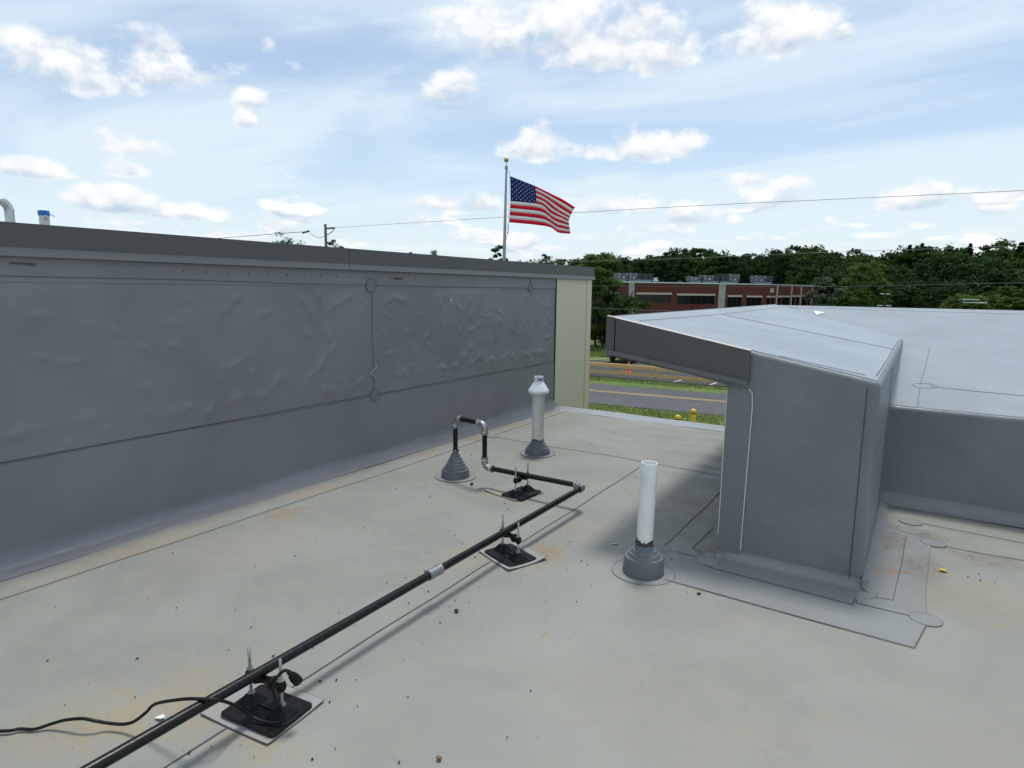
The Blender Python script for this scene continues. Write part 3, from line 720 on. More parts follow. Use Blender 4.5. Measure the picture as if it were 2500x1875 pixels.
q = MB().lathe([(.078, .642), (.106, .645), (.1075, .650), (.1075, .668), (.105, .674), (.050, .758), (.0475, .762), (.0475, .813), (.046, .815), (.040, .815), (.040, .70)], (*VB, 0), 56).build('cap', M_capw, t, sm=28)
sp = [(VB[0] + .0482 * math.cos(a), VB[1] + .0482 * math.sin(a)) for a in np.linspace(-1.35, -.15, 9)]
MB().add([(x, y, .772) for x, y in sp] + [(x, y, .800) for x, y in sp], [(i, i + 1, 10 + i, 9 + i) for i in range(8)]).build('printed_label', mat('grey_print', (.34, .35, .36), .6, 0, .4, (220, .8, (.12, .12, .13))), q)
for a, z0, z1 in ((-.75, .59, .607), (-.62, .585, .607)):
    MB().box((VB[0] + .063 * math.cos(a) - .0015, VB[1] + .063 * math.sin(a) - .0015, z0), (VB[0] + .063 * math.cos(a) + .0015, VB[1] + .063 * math.sin(a) + .0015, z1)).build('drip_mark', M_scrapw, t)

# open white pvc pipe
PB = (-1.298, 3.491)
t = thing('open_pipe_stack', 'white open-topped plastic pipe in a stepped grey boot beside the boxed roof end', 'vent pipe', (*PB, 0))
MB().lathe([(.1255, .008), (.1155, .103), (.113, .107), (.099, .1075), (.097, .111), (.091, .129), (.089, .131), (.081, .1315), (.079, .135), (.073, .151), (.071, .153), (.063, .1535), (.061, .157), (.056, .177), (.052, .184), (.049, .185)], (*PB, 0), 56).build('boot', M_boot, t, sm=28)
flange(t, PB, .19, .1)
mb = MB(); lean = .010
vs_ = []; n = 48; prof = [(.0485, .16), (.0485, .30), (.0485, .45), (.0485, .6), (.0485, .688), (.0475, .690), (.0432, .690), (.0425, .688), (.0425, .5), (.0425, .3)]
for i in range(n):
    a = 2 * math.pi * i / n
    for r_, z_ in prof: vs_.append((PB[0] + r_ * math.cos(a) + lean * (z_ - .16) / .53, PB[1] + r_ * math.sin(a), z_))
k = len(prof); mb.add(vs_, [(i * k + q, ((i + 1) % n) * k + q, ((i + 1) % n) * k + q + 1, i * k + q + 1) for i in range(n) for q in range(k - 1)])
mb.build('tube', M_pvc, t, sm=40)
vs_ = []; n = 72
for i in range(n):
    a = 2 * math.pi * i / n; rr = .0505 + .002 * random.random()
    vs_ += [(PB[0] + (rr + .004) * math.cos(a), PB[1] + (rr + .004) * math.sin(a), .180), (PB[0] + rr * math.cos(a), PB[1] + rr * math.sin(a), .198 + random.uniform(-.003, .003)), (PB[0] + .0492 * math.cos(a), PB[1] + .0492 * math.sin(a), .210 + .010 * math.sin(2 * a + 1) + random.uniform(-.008, .010))]
MB().add(vs_, [(i * 3 + q, ((i + 1) % n) * 3 + q, ((i + 1) % n) * 3 + q + 1, i * 3 + q + 1) for i in range(n) for q in range(2)]).build('sealant', M_tar, t)

# black gas pipe run
t = thing('gas_pipe', 'black steel gas pipe with galvanised elbows running across the roof', 'pipe', (-2.035, 4.2, 0))
PR = .0212; ZP = .185
RIS = (-3.065, 4.30); CO = (-2.10, 4.275)


def elbow(a, c, b, r=.055, rad=.0275):
    """quarter bend at corner c, coming from direction a and leaving towards b, with collars and a sticker"""
    c = Vector(c); da = (Vector(a) - c).normalized(); db = (Vector(b) - c).normalized()
    cen = c + da * r + db * r
    pts = [cen - db * r * math.cos(u) - da * r * math.sin(u) for u in np.linspace(0, math.pi / 2, 9)]
    p0, p1 = c + da * (r + .022), c + db * (r + .022)
    e = MB().tube([p0] + pts + [p1], rad, 20).build('elbow', M_galv, t, sm=40)
    for p, dd in ((p0, da), (p1, db)):
        MB().tube([p - dd * .004, p - dd * .003, p + dd * .013, p + dd * .014], [rad, rad + .0045, rad + .0045, rad], 20).build('collar', M_galv, e, sm=40)
    return e


A0 = (CB[0], CB[1], .1); A1 = (CB[0], CB[1], .545); A2 = (RIS[0], RIS[1], .553); A3 = (RIS[0], RIS[1], .172); A4 = (CO[0], CO[1], ZP); A5 = (-2.06, -1.5, ZP)
for a, b in ((A0, A1), (A1, A2), (A2, A3), (A3, A4), (A4, A5)):
    a, b = Vector(a), Vector(b); u = (b - a).normalized()
    s0 = a + u * (.06 if tuple(a) != A0 else 0); s1 = b - u * (.06 if tuple(b) != A5 else 0)
    nn = max(2, int((s1 - s0).length / .25)); pts = [s0.lerp(s1, i / nn) for i in range(nn + 1)]
    MB().tube(pts, PR, 20).build('pipe_section', M_black, t, sm=40)
e1 = elbow(A0, A1, A2); e2 = elbow(A1, A2, A3); e3 = elbow(A2, A3, A4); e4 = elbow(A3, A4, A5, .045)
cx_ = -2.0875
MB().tube([(cx_, y_, ZP) for y_ in (2.415, 2.416, 2.46, 2.461, 2.48, 2.481, 2.52, 2.521)], [.022, .0285, .0285, .0265, .0265, .0285, .0285, .022], 20).build('coupling', M_galv, t, sm=40)


def wrap(axis0, axis1, r, par_, face=(.3, -1, .2)):
    """small sticker wrapped on a fitting"""
    a, b = Vector(axis0), Vector(axis1); ax = (b - a).normalized(); f = Vector(face); f = (f - ax * f.dot(ax)).normalized(); w_ = ax.cross(f)
    vs_ = []
    for p in (a, b):
        for u in np.linspace(-.75, .75, 7): vs_.append(p + (f * math.cos(u) + w_ * math.sin(u)) * (r + .0009))
    MB().add(vs_, [(i, i + 1, 8 + i, 7 + i) for i in range(6)]).build('sticker', M_sticker, par_)


wrap((CB[0], CB[1], .474), (CB[0], CB[1], .488), .0275, e1); wrap((RIS[0], RIS[1], .478), (RIS[0], RIS[1], .492), .0275, e2); wrap((RIS[0], RIS[1], .232), (RIS[0], RIS[1], .246), .0275, e3)
dv = (Vector(A2) - Vector(A1)).normalized(); p = Vector(A1) + dv * .060; wrap(p, p + dv * .014, .0275, e1); p = Vector(A2) - dv * .076; wrap(p, p + dv * .014, .0275, e2)
dv = (Vector(A4) - Vector(A3)).normalized(); p = Vector(A3) + dv * .060; wrap(p, p + dv * .014, .0275, e3)

# pipe supports with roller
def make_support(label, loc, rz):
    t = thing('pipe_support', label, 'pipe support', loc, rz, 'pipe supports under the gas pipe')
    rr_ = [(cx + .018 * math.cos(u), cy + .018 * math.sin(u)) for cx, cy, u0 in ((.128, .090, 0), (-.128, .090, 90), (-.128, -.090, 180), (.128, -.090, 270)) for u in [R(u0 + k_ * 22.5) for k_ in range(5)]]
    m_ = len(rr_); lay_ = [[(x, y, z) for x, y in rr_] for z in (.004, .0125)] + [[(x * .985, y * .978, .015) for x, y in rr_]]
    MB().add(sum(lay_, []), [tuple(range(m_))[::-1], tuple(range(2 * m_, 3 * m_))] + [(k_ * m_ + i, k_ * m_ + (i + 1) % m_, (k_ + 1) * m_ + (i + 1) % m_, (k_ + 1) * m_ + i) for k_ in range(2) for i in range(m_)]).build('base_plate', M_rubber, t, False)
    rib = MB().box((-.10, -.004, .0145), (.10, .004, .021)).build('rib', M_rubber, t, False)
    for sx in (-1, 1):
        x = sx * .085
        MB().hexa([(x - .046, -.050, .0145), (x + .046, -.050, .0145), (x + .046, .050, .0145), (x - .046, .050, .0145), (x - .015, -.017, .056), (x + .015, -.017, .056), (x + .015, .017, .056), (x - .015, .017, .056)]).build('hub', M_rubber, t, False, bevel=(.005, 2))
        rod = MB().tube([(x, 0, .050), (x, 0, .15), (x, 0, .251), (x, 0, .253)], [.0062, .0062, .0062, .0045], 10).build('rod', M_rod, t, False, sm=40)
        for z in (.057, .161):
            MB().tube([(x, 0, z), (x, 0, z + .002), (x, 0, z + .0021), (x, 0, z + .011)], [.0155, .0155, .0115, .0115], 6).build('nut', M_rod, rod, False)
        MB().lathe([(.006, .114), (.013, .116), (.019, .128), (.021, .140), (.017, .153), (.012, .160), (.006, .160)], (x, 0, 0), 16).build('bracket', M_rubber, t, False, sm=45)
    # hourglass roller lying across, under the pipe
    pr_ = [(-.072, .010), (-.066, .013), (-.055, .014), (-.050, .029), (-.044, .031), (-.038, .028), (-.020, .0195), (0, .0165), (.020, .0195), (.038, .028), (.044, .031), (.050, .029), (.055, .014), (.066, .013), (.072, .010)]
    vs_ = []; n = 18
    for xx, rr in pr_:
        for i in range(n): a = 2 * math.pi * i / n; vs_.append((xx, rr * math.cos(a) * .92, .1385 + rr * .92 * math.sin(a)))
    MB().add(vs_, [(i * n + q, i * n + (q + 1) % n, (i + 1) * n + (q + 1) % n, (i + 1) * n + q) for i in range(len(pr_) - 1) for q in range(n)]).build('roller', M_rubber, t, False, sm=50)
    return t


def slip_sheet(label, pts, curl):
    P = [Vector((x, y)) for x, y in pts]; n = 10; vs_ = []
    for j in range(n + 1):
        for i in range(n + 1):
            a = P[0].lerp(P[1], i / n); b = P[3].lerp(P[2], i / n); p = a.lerp(b, j / n); u, v = i / n, j / n
            z = .0045 + sum(c * max(0, 1 - math.hypot(u - cu, v - cv) / .45) ** 2 for cu, cv, c in curl)
            vs_.append((p.x, p.y, z + float(hgt(np.float64(p.x), np.float64(p.y)))))
    top = [(x, y, z + .0025) for x, y, z in vs_]; N = (n + 1) ** 2
    fs = [(j * (n + 1) + i, j * (n + 1) + i + 1, (j + 1) * (n + 1) + i + 1, (j + 1) * (n + 1) + i) for j in range(n) for i in range(n)]
    rim = [i for i in range(n + 1)] + [(n + 1) * (j + 1) + n for j in range(n)] + [n * (n + 1) + n - 1 - i for i in range(n)] + [(n + 1) * (n - 1 - j) for j in range(n - 1)]
    fs2 = [tuple(N + q for q in f) for f in fs]; m_ = len(rim)
    mb = MB().add(vs_ + top, [tuple(reversed(f)) for f in fs] + fs2 + [(rim[i], rim[(i + 1) % m_], N + rim[(i + 1) % m_], N + rim[i]) for i in range(m_)])
    o = mb.build('slip_sheet', M_sheet)
    MB().strip([(vs_[i][0], vs_[i][1], vs_[i][2] + .0005) for i in rim + rim[:2]], .007, .0015).build('sheet_edge', M_seam, o)
    return tag(o, label, 'membrane sheet', 'slip sheets under the pipe supports')


M_sheet = membrane('slip_sheet_membrane', (.275, .285, .285), [(-2.24, 1.29, .12, .6, TAN, 1, 1), (-1.96, 1.33, .10, .6, TAN, 1, 1), (-2.2, 3.2, .12, .5, TAN, 1, 1), (-2.85, 4.2, .2, .8, TAN, 1, 1), (-2.1, 1.53, .08, .7, TAN, 1.5, .6)], .3)
slip_sheet('pale grey membrane sheet under the nearest pipe support, by the black cord', [(-2.285, 1.258), (-1.915, 1.298), (-1.940, 1.585), (-2.310, 1.548)], [(0, 0, .004), (1, 0, .003), (1, 1, .006)])
slip_sheet('pale grey membrane sheet with curled corners under the middle pipe support', [(-2.300, 3.165), (-1.975, 3.025), (-1.865, 3.305), (-2.19, 3.45)], [(1, 0, .008), (1, 1, .022), (0, 0, .006)])
slip_sheet('stained membrane sheet under the farthest pipe support, below the pipe riser', [(-3.0, 4.20), (-2.63, 4.125), (-2.555, 4.44), (-2.93, 4.50)], [(0, 0, .006), (1, 0, .004)])
make_support('black rubber roller pipe support nearest the camera, draped with the black cord', (-2.075, 1.412, .005), R(7))
make_support('middle black rubber roller pipe support, beside the orange rust stain', (-2.085, 3.212, .005), R(-21))
make_support('farthest black rubber roller pipe support, near the pipe corner elbow', (-2.685, 4.300, .005), R(86))

# power cord with plug
t = thing('power_cord', 'black power cord looped over the gas pipe with its plug dangling', 'cord', (-2.5, 1.0, 0))
cp = [(-3.4, .35, .008), (-3.05, .62, .008), (-2.805, .771, .012), (-2.763, .816, .010), (-2.716, .848, .009), (-2.681, .887, .02), (-2.628, .919, .04), (-2.56, .951, .055), (-2.519, .979, .045), (-2.493, 1.007, .03), (-2.437, 1.036, .03), (-2.388, 1.055, .05), (-2.344, 1.079, .09), (-2.314, 1.094, .125), (-2.255, 1.107, .155), (-2.141, 1.126, .200), (-2.080, 1.145, .2130), (-2.036, 1.179, .207), (-2.040, 1.218, .175), (-2.055, 1.265, .125), (-2.060, 1.304, .075), (-2.045, 1.327, .044), (-1.998, 1.345, .032), (-1.953, 1.368, .034), (-1.935, 1.388, .050), (-1.945, 1.385, .090), (-1.965, 1.372, .135), (-1.965, 1.372, .19), (-1.950, 1.385, .225), (-1.931, 1.400, .243), (-1.922, 1.408, .236)]
MB().tube(catmull(cp, 7), .0062, 10).build('cord', M_cord, t, sm=40)
a, b = Vector((-1.923, 1.407, .238)), Vector((-1.906, 1.440, .182)); u = b - a
pl = MB().tube([a, a + u * .05, a + u * .35, a + u * .36, a + u * .55, a + u * .56, a + u * 1.0, a + u * 1.01], [.007, .009, .011, .016, .016, .019, .019, .012], 14).build('plug', M_cord, t, sm=35)
for s_ in (-1, 1):
    q_ = Vector((1, .2, 0)).normalized() * .006 * s_
    MB().tube([b + q_, b + q_ + u.normalized() * .017], .0018, 6).build('prong', M_rod, pl)

# small litter on the roof, each one its own thing; fine grit is one mass
def lump(name, label, cat, c, r, m, sq=(1, 1, 1), seed=1):
    bm = bmesh.new(); bmesh.ops.create_icosphere(bm, subdivisions=2, radius=1); rr = random.Random(seed)
    for v in bm.verts: k = 1 + rr.uniform(-.22, .22); v.co = Vector((v.co.x * r * sq[0] * k, v.co.y * r * sq[1] * k, v.co.z * r * sq[2] * k))
    me = bpy.data.meshes.new(name); bm.to_mesh(me); bm.free(); o = link(name, me, m); o.location = (c[0], c[1], c[2] + r * sq[2] * .85); return tag(o, label, cat)
lump('pebble', 'dark pebble lying beside the gas pipe below its coupling', 'pebble', (-2.1 + .16, 2.47, .002), .011, M_grit, (1.2, 1, .7), 2)
lump('pebble', 'black pebble lying just outside the apron seam of the boxed end', 'pebble', (-.928, 3.394, .002), .010, M_grit, (1, 1.2, .6), 3)
lump('pebble', 'brown pebble at the bottom edge of the roof in the foreground', 'pebble', (-1.336, 1.597, .002), .009, mat('brown_pebble', (.16, .10, .05), .8), (1.2, 1, .8), 4)
lump('pebble', 'small black pebble near the foot of the cone boot', 'pebble', (-3.18, 4.27, .002), .014, M_grit, (1, 1, .8), 5)
def flake(name, label, cat, pts, z, m, lift=.012):
    n = len(pts); top = [(x, y, z + .003 + lift * (i % 3 == 1)) for i, (x, y) in enumerate(pts)]
    o = MB().add([(x, y, zz - .0025) for x, y, zz in top] + top, [tuple(range(n))[::-1], tuple(range(n, 2 * n))] + [(i, (i + 1) % n, n + (i + 1) % n, n + i) for i in range(n)]).build(name, m); return tag(o, label, cat)
flake('plastic_scrap', 'small white plastic scrap on the roof left of the gas pipe', 'scrap', [(-2.41, 1.14), (-2.375, 1.145), (-2.378, 1.165), (-2.40, 1.172)], .003, M_scrapw, .006)
flake('plastic_scrap', 'small white plastic scrap left of the open pipe boot', 'scrap', [(-1.64, 3.77), (-1.60, 3.765), (-1.595, 3.79), (-1.62, 3.785)], .003, M_scrapw, .008)
flake('dry_leaf', 'small yellow leaf on the stained roof right of the boxed end', 'leaf', [(.215, 4.55), (.235, 4.535), (.262, 4.55), (.255, 4.575), (.225, 4.575)], .003, mat('yellow_leaf', (.62, .38, .07), .6), .008)
tri = [(-1.249, 9.237), (-1.174, 9.001), (-1.095, 9.159)]
o = MB().add([(x, y, zB(y) + .006) for x, y in tri] + [(x, y, zB(y) + .014) for x, y in tri], [(2, 1, 0), (3, 4, 5), (0, 1, 4, 3), (1, 2, 5, 4), (2, 0, 3, 5)]).build('membrane_offcut', M_scrapw)
tag(o, 'white triangular membrane offcut lying high on the sloped roof', 'scrap')
nG = 620; Vg = []; Fg = []
cent = [(a_, b_, c_, int(d_ * .65)) for a_, b_, c_, d_ in [(-2.15, 3.0, .35, 110), (-1.85, 3.45, .3, 80), (-2.5, 1.6, .6, 90), (-3.2, 2.6, 1.0, 90), (-4.2, 4, .12, 40), (-2.4, 4.6, .9, 70), (-1.7, 5.5, .9, 50), (.2, 4.6, .35, 60), (-1.0, 2.6, 1.0, 45), (-2.0, 1.35, .3, 60), (-2.6, 6.8, .9, 40)]]
for cx, cy, sg, n_ in cent:
    for _ in range(n_):
        x, y = rng.normal(cx, sg), rng.normal(cy, sg * (4 if cx < -4 else 1))
        if x < -4.3 or y > 7.7 or y < .5 or (x > -1.05 and x < -.12 and y > 3.9) or (x > -.2 and y > 5.7): continue
        s_ = .0011 + .0034 * rng.random() ** 4; a = rng.uniform(0, 6.28); el = rng.uniform(1, 2.2); k = len(Vg); z = float(hgt(np.float64(x), np.float64(y))) + .005
        ca, sa = math.cos(a), math.sin(a)
        for (u, v, w_) in ((-1, -.8, 0), (1, -1, 0), (.8, 1, 0), (-1, .7, 0), (-.4, -.4, 1), (.5, -.3, 1.1), (.3, .5, .9), (-.5, .4, 1)):
            uu = u * s_ * el; vv = v * s_; Vg.append((x + uu * ca - vv * sa, y + uu * sa + vv * ca, z + w_ * s_))
        Fg += [tuple(k + q for q in f) for f in ((4, 5, 6, 7), (0, 1, 5, 4), (1, 2, 6, 5), (2, 3, 7, 6), (3, 0, 4, 7))]
o = MB().add(Vg, Fg).build('grit', M_grit); tag(o, 'scattered dark grit and crumbs on the membrane roof', 'grit', kind='stuff')

# ducts on the higher roof behind the parapet
t = thing('gooseneck_duct', 'galvanised gooseneck duct above the parapet at the left edge', 'duct', (-8, 2.77, 1.64))
MB().tube([(-8, 2.772, 1.64), (-8, 2.772, 2.44)], .043, 24).build('riser', M_duct, t, sm=40)
arc = [(-8, 2.772 - .085 + .085 * math.cos(u), 2.44 + .085 * math.sin(u)) for u in np.linspace(0, math.pi, 14)]
MB().tube(arc + [(-8, 2.602, 2.40)], .043, 24, False).build('bend', M_duct, t, sm=40)
MB().tube([(-8, 2.772, 2.435), (-8, 2.772, 2.445)], .0455, 24).build('joint_band', M_duct, t, sm=40)
t = thing('flue_pipe', 'silver flue pipe topped with blue tape above the parapet', 'flue', (-8, 3.08, 1.64))
MB().tube([(-8, 3.080, 1.64), (-8, 3.080, 2.45)], .049, 24).build('tube', M_duct, t, sm=40)
vs_ = []; n = 30
for i in range(n):
    a = 2 * math.pi * i / n
    vs_ += [(-8 + .0515 * math.cos(a), 3.08 + .0515 * math.sin(a), 2.415 + random.uniform(-.006, .006)), (-8 + .054 * math.cos(a), 3.08 + .054 * math.sin(a), 2.44), (-8 + .052 * math.cos(a), 3.08 + .052 * math.sin(a), 2.466), (-8 + .03 * math.cos(a), 3.08 + .03 * math.sin(a), 2.470)]
MB().add(vs_, [(i * 4 + q, ((i + 1) % n) * 4 + q, ((i + 1) % n) * 4 + q + 1, i * 4 + q + 1) for i in range(n) for q in range(3)] + [tuple(i * 4 + 3 for i in range(n))]).build('blue_tape', M_blue, t, sm=50)
sp = [(-8 + .0497 * math.cos(a), 3.08 + .0497 * math.sin(a)) for a in np.linspace(-.75, .45, 9)]
q = MB().add([(x, y, 2.30) for x, y in sp] + [(x, y, 2.42) for x, y in sp], [(i, i + 1, 10 + i, 9 + i) for i in range(8)]).build('label', M_sticker, t)
sp = [(-8 + .0503 * math.cos(a), 3.08 + .0503 * math.sin(a)) for a in np.linspace(-.35, .25, 6)]
MB().add([(x, y, 2.375) for x, y in sp] + [(x, y, 2.385) for x, y in sp], [(i, i + 1, 7 + i, 6 + i) for i in range(5)]).build('red_print', mat('dark_red_print', (.16, .02, .02), .6), q)
MB().tube([(-7.95, 3.115, 2.43), (-7.94, 3.145, 2.42), (-7.945, 3.155, 2.40)], .004, 6).build('tape_end', M_blue, t)

# ------------------------------------------------------------------ flagpole and flag
FB = Vector((-12.36, 18.52, GZ)); FR = Vector((.8377, .5461, 0)); FN = Vector((.5461, -.8377, 0))
M_pole = mat('flagpole_aluminium', (.30, .34, .38), .38, .45, .5)
t = thing('flagpole', 'tall tapered grey flagpole topped with a gold ball', 'flagpole', tuple(FB))
MB().tube([FB + FR * (-.10 + .0) + Vector((0, 0, 0)), FB + FR * -.045 + Vector((0, 0, 6.25)), FB + FR * .004 + Vector((0, 0, 9.26))], [.085, .060, .036], 20).build('pole', M_pole, t, sm=40)
MB().lathe([(.0, 5.66), (.02, 5.675), (.055, 5.72), (.055, 5.80), (.035, 5.815), (.012, 5.82), (.012, 5.94), (.0, 5.94)], (FB.x, FB.y, 0), 20).build('truck', M_pole, t, sm=30)
bm = bmesh.new(); bmesh.ops.create_uvsphere(bm, u_segments=28, v_segments=18, radius=.082); me = bpy.data.meshes.new('ball'); bm.to_mesh(me); bm.free(); me.transform(Matrix.Translation((FB.x, FB.y, 6.01)))
link('ball', smooth(me), mat('gold_ball', (.50, .34, .08), .32, .7, .5), t)
def fp(x, z, o=0.0): return FB * 1 + FR * x + FN * o + Vector((0, 0, z - GZ))
M_rope = mat('halyard_rope', (.55, .56, .55), .8)
MB().tube(catmull([fp(.05, 5.75), fp(.06, 5.62), fp(.12, 5.49), fp(.10, 4.6, .02), fp(.10, 3.93), fp(.06, 3.60), fp(.03, 3.40), fp(-.06, 3.30, .08), fp(-.08, 3.26, .05)]), .008, 6).build('halyard', M_rope, t, sm=40)
MB().tube([fp(.085, 3.88), fp(.08, 3.55)], .016, 8).build('clip', M_pole, t, sm=40)

TOP = [(.135, 5.483), (.561, 5.329), (.975, 5.163), (1.63, 4.851), (2.06, 4.65), (2.372, 4.493)]; TU = [0, .19, .38, .66, .85, 1]
QUA = [(.150, 5.06), (.571, 4.985), (1.02, 4.885), (1.42, 4.70), (1.854, 4.40), (2.22, 4.20)]; QU = [0, .19, .38, .58, .80, 1]
MID = [(.152, 4.66), (.571, 4.625), (1.033, 4.575), (1.306, 4.50), (1.524, 4.29), (1.883, 4.15), (2.16, 4.01)]; MU = [0, .19, .38, .52, .66, .84, 1]
BOT = [(.117, 3.949), (.581, 3.908), (1.033, 3.878), (1.366, 3.847), (1.605, 3.792), (1.799, 3.632), (2.217, 3.578)]; BU = [0, .19, .38, .53, .65, .78, 1]


def sm_interp(us, pts, u):
    xs_ = np.interp(np.clip(np.array([u - .05, u, u + .05]), 0, 1), us, [p[0] for p in pts]); zs = np.interp(np.clip(np.array([u - .05, u, u + .05]), 0, 1), us, [p[1] for p in pts])
    if u < .06 or u > .94: return float(np.interp(u, us, [p[0] for p in pts])), float(np.interp(u, us, [p[1] for p in pts]))
    return float(xs_ @ (.25, .5, .25)), float(zs @ (.25, .5, .25))


def flag_pt(u, v, off=0.0):
    """u along the fly, v from bottom 0 to top 1"""
    ctr = [(0., BOT, BU), (.46, MID, MU), (.73, QUA, QU), (1., TOP, TU)]
    P = [sm_interp(us, p, u) for _, p, us in ctr]; vv = [c[0] for c in ctr]
    x = float(np.interp(v, vv, [p[0] for p in P])); z = float(np.interp(v, vv, [p[1] for p in P]))
    dep = .16 * u ** .7 * math.sin(6.6 * u - 2.6 * v + .4) + .07 * u * math.sin(13 * u + 3.4 * v) + .25 * max(0, v - .6) * u
    return fp(x, z, dep + off)


def cloth(name, col):
    m = bpy.data.materials.new(name); m.use_nodes = True; tt = m.node_tree; b = tt.nodes['Principled BSDF']; b.inputs['Base Color'].default_value = (*col, 1); b.inputs['Roughness'].default_value = .75
    b.inputs['Specular IOR Level'].default_value = .2
    tr = tt.nodes.new('ShaderNodeBsdfTranslucent'); tr.inputs[0].default_value = (*col, 1); mx = tt.nodes.new('ShaderNodeMixShader'); mx.inputs[0].default_value = .40
    tt.links.new(b.outputs[0], mx.inputs[1]); tt.links.new(tr.outputs[0], mx.inputs[2]); tt.links.new(mx.outputs[0], tt.nodes['Material Output'].inputs[0]); return m


M_red, M_flagw, M_flagb = cloth('flag_red', (.78, .016, .055)), cloth('flag_white', (.80, .81, .84)), cloth('flag_blue', (.012, .035, .20))
fl = thing('flag', 'American flag flying to the right from the flagpole', 'flag', tuple(FB + Vector((0, 0, 7.5))))
def patch_uv(name, u0, u1, v0, v1, m, nu, nv, off=0.0):
    vs_ = [flag_pt(u0 + (u1 - u0) * i / nu, v0 + (v1 - v0) * j / nv, off) for j in range(nv + 1) for i in range(nu + 1)]
    me = bpy.data.meshes.new(name); me.from_pydata(vs_, [], [(j * (nu + 1) + i, j * (nu + 1) + i + 1, (j + 1) * (nu + 1) + i + 1, (j + 1) * (nu + 1) + i) for j in range(nv) for i in range(nu)])
    o = link(name, smooth(me), m, fl); s_ = o.modifiers.new('thick', 'SOLIDIFY'); s_.thickness = .003; return o
for k in range(13):
    v0, v1 = k / 13, (k + 1) / 13
    patch_uv('stripe', .385 if k >= 6 else 0, 1, v0, v1, M_red if k % 2 == 0 else M_flagw, 44, 2)
patch_uv('canton', 0, .385, 6 / 13, 1, M_flagb, 20, 12)
vs_, fs = [], []
for row in range(9):
    for cc in range(6 if row % 2 == 0 else 5):
        uc = .385 * (1 + 2 * cc + (row % 2)) / 12; vc = 6 / 13 + (7 / 13) * (row + 1) / 10; uc = min(uc, .37)
        for sd in (.006, -.006):
            k = len(vs_)
            for i in range(10):
                a = math.pi / 2 + i * math.pi / 5; r_ = .0215 if i % 2 == 0 else .0090
                vs_.append(flag_pt(min(.384, max(0, uc + r_ * .62 * math.cos(a))), vc + r_ * math.sin(a), sd))
            fs.append(tuple(range(k, k + 10)))
MB().add(vs_, fs).build('stars', M_flagw, fl)['kind'] = 'stuff'

# ------------------------------------------------------------------ utility pole and wires
UP = Vector((-40.6, 35.0, GZ))
M_wood = mat('weathered_pole_wood', (.20, .18, .155), .85, 0, .2, (3, .6, (.13, .115, .10)), (20, .4, 5))
M_wire = mat('wire', (.05, .055, .06), .6)
M_wire2 = mat('grey_wire', (.20, .21, .21), .6)
t = thing('utility_pole', 'weathered wooden utility pole rising behind the parapet', 'utility pole', tuple(UP))
MB().tube([UP, UP + Vector((0, 0, 10.2))], [.15, .10], 14).build('post', M_wood, t, sm=40)
for x0, x1, z in ((-2.8, -1.9, 9.62), (.15, 1.1, 9.86)):
    q = MB().tube([UP + Vector((x0 + (x1 - x0) * k_, 0, z + ((.0 if x0 > 0 else .12 * k_)))) for k_ in np.linspace(0, 1, 9)], [.03, .09, .04, .09, .04, .09, .04, .09, .03], 8).build('insulator', mat('dark_insulator', (.03, .03, .035), .5) if x0 < 0 else bpy.data.materials['dark_insulator'], t, sm=40)
MB().tube(catmull([UP + Vector((-1.9, 0, 9.6)), UP + Vector((-1.0, 0, 9.2)), UP + Vector((-.1, 0, 9.25))]), .018, 6).build('jumper', M_wire, t)
MB().tube(catmull([UP + Vector((1.1, 0, 9.85)), UP + Vector((.7, 0, 9.55)), UP + Vector((.15, 0, 9.35))]), .03, 6).build('jumper', M_wire, t)
MB().tube([UP + Vector((.1, 0, 8.6)), UP + Vector((1.6, 0, 6.3)), UP + Vector((4.2, 0, 0))], .022, 6).build('guy_wire', M_wire, t)


def wire(label, pts, r, m):
    o = MB().tube(catmull(pts, 10), r, 6).build('wire', m); return tag(o, label, 'wire', 'overhead wires along the road')


wire('overhead wire running left from the utility pole down behind the parapet', [(-42.5, 35, 6.1), (-46, 35, 6.08), (-51, 35, 6.02), (-62, 35, 5.95), (-80, 35, 6.1)], .022, M_wire)
wire('thin high wire crossing the sky behind the flag from the utility pole', [(-40.4, 35, 6.27), (-28, 35, 6.29), (-12.78, 35, 6.27), (-4, 35, 6.16), (3.03, 35, 6.06), (20, 35, 5.9)], .011, M_wire)
wire('pale wire crossing in front of the tree tops on the right', [(-40.6, 35, 3.3), (-26, 35, 3.32), (-14.35, 35, 3.41), (-4.67, 35, 3.63), (3.27, 35, 3.76), (20, 35, 4.1)], .009, M_wire2)
wire('dark wire crossing the brick wall just above the sloped roof', [(-40.6, 35, 2.05), (-26, 35, 1.95), (-15.58, 35, 1.93), (-4.55, 35, 1.97), (3.43, 35, 2.2), (20, 35, 2.7)], .012, M_wire)
wire('lowest dark wire passing in front of the leafy tree by the beige panel', [(-40.6, 35, .9), (-26, 35, .66), (-17.1, 35, .587), (-12, 35, .536), (-4, 35, .52), (20, 35, .9)], .022, M_wire)

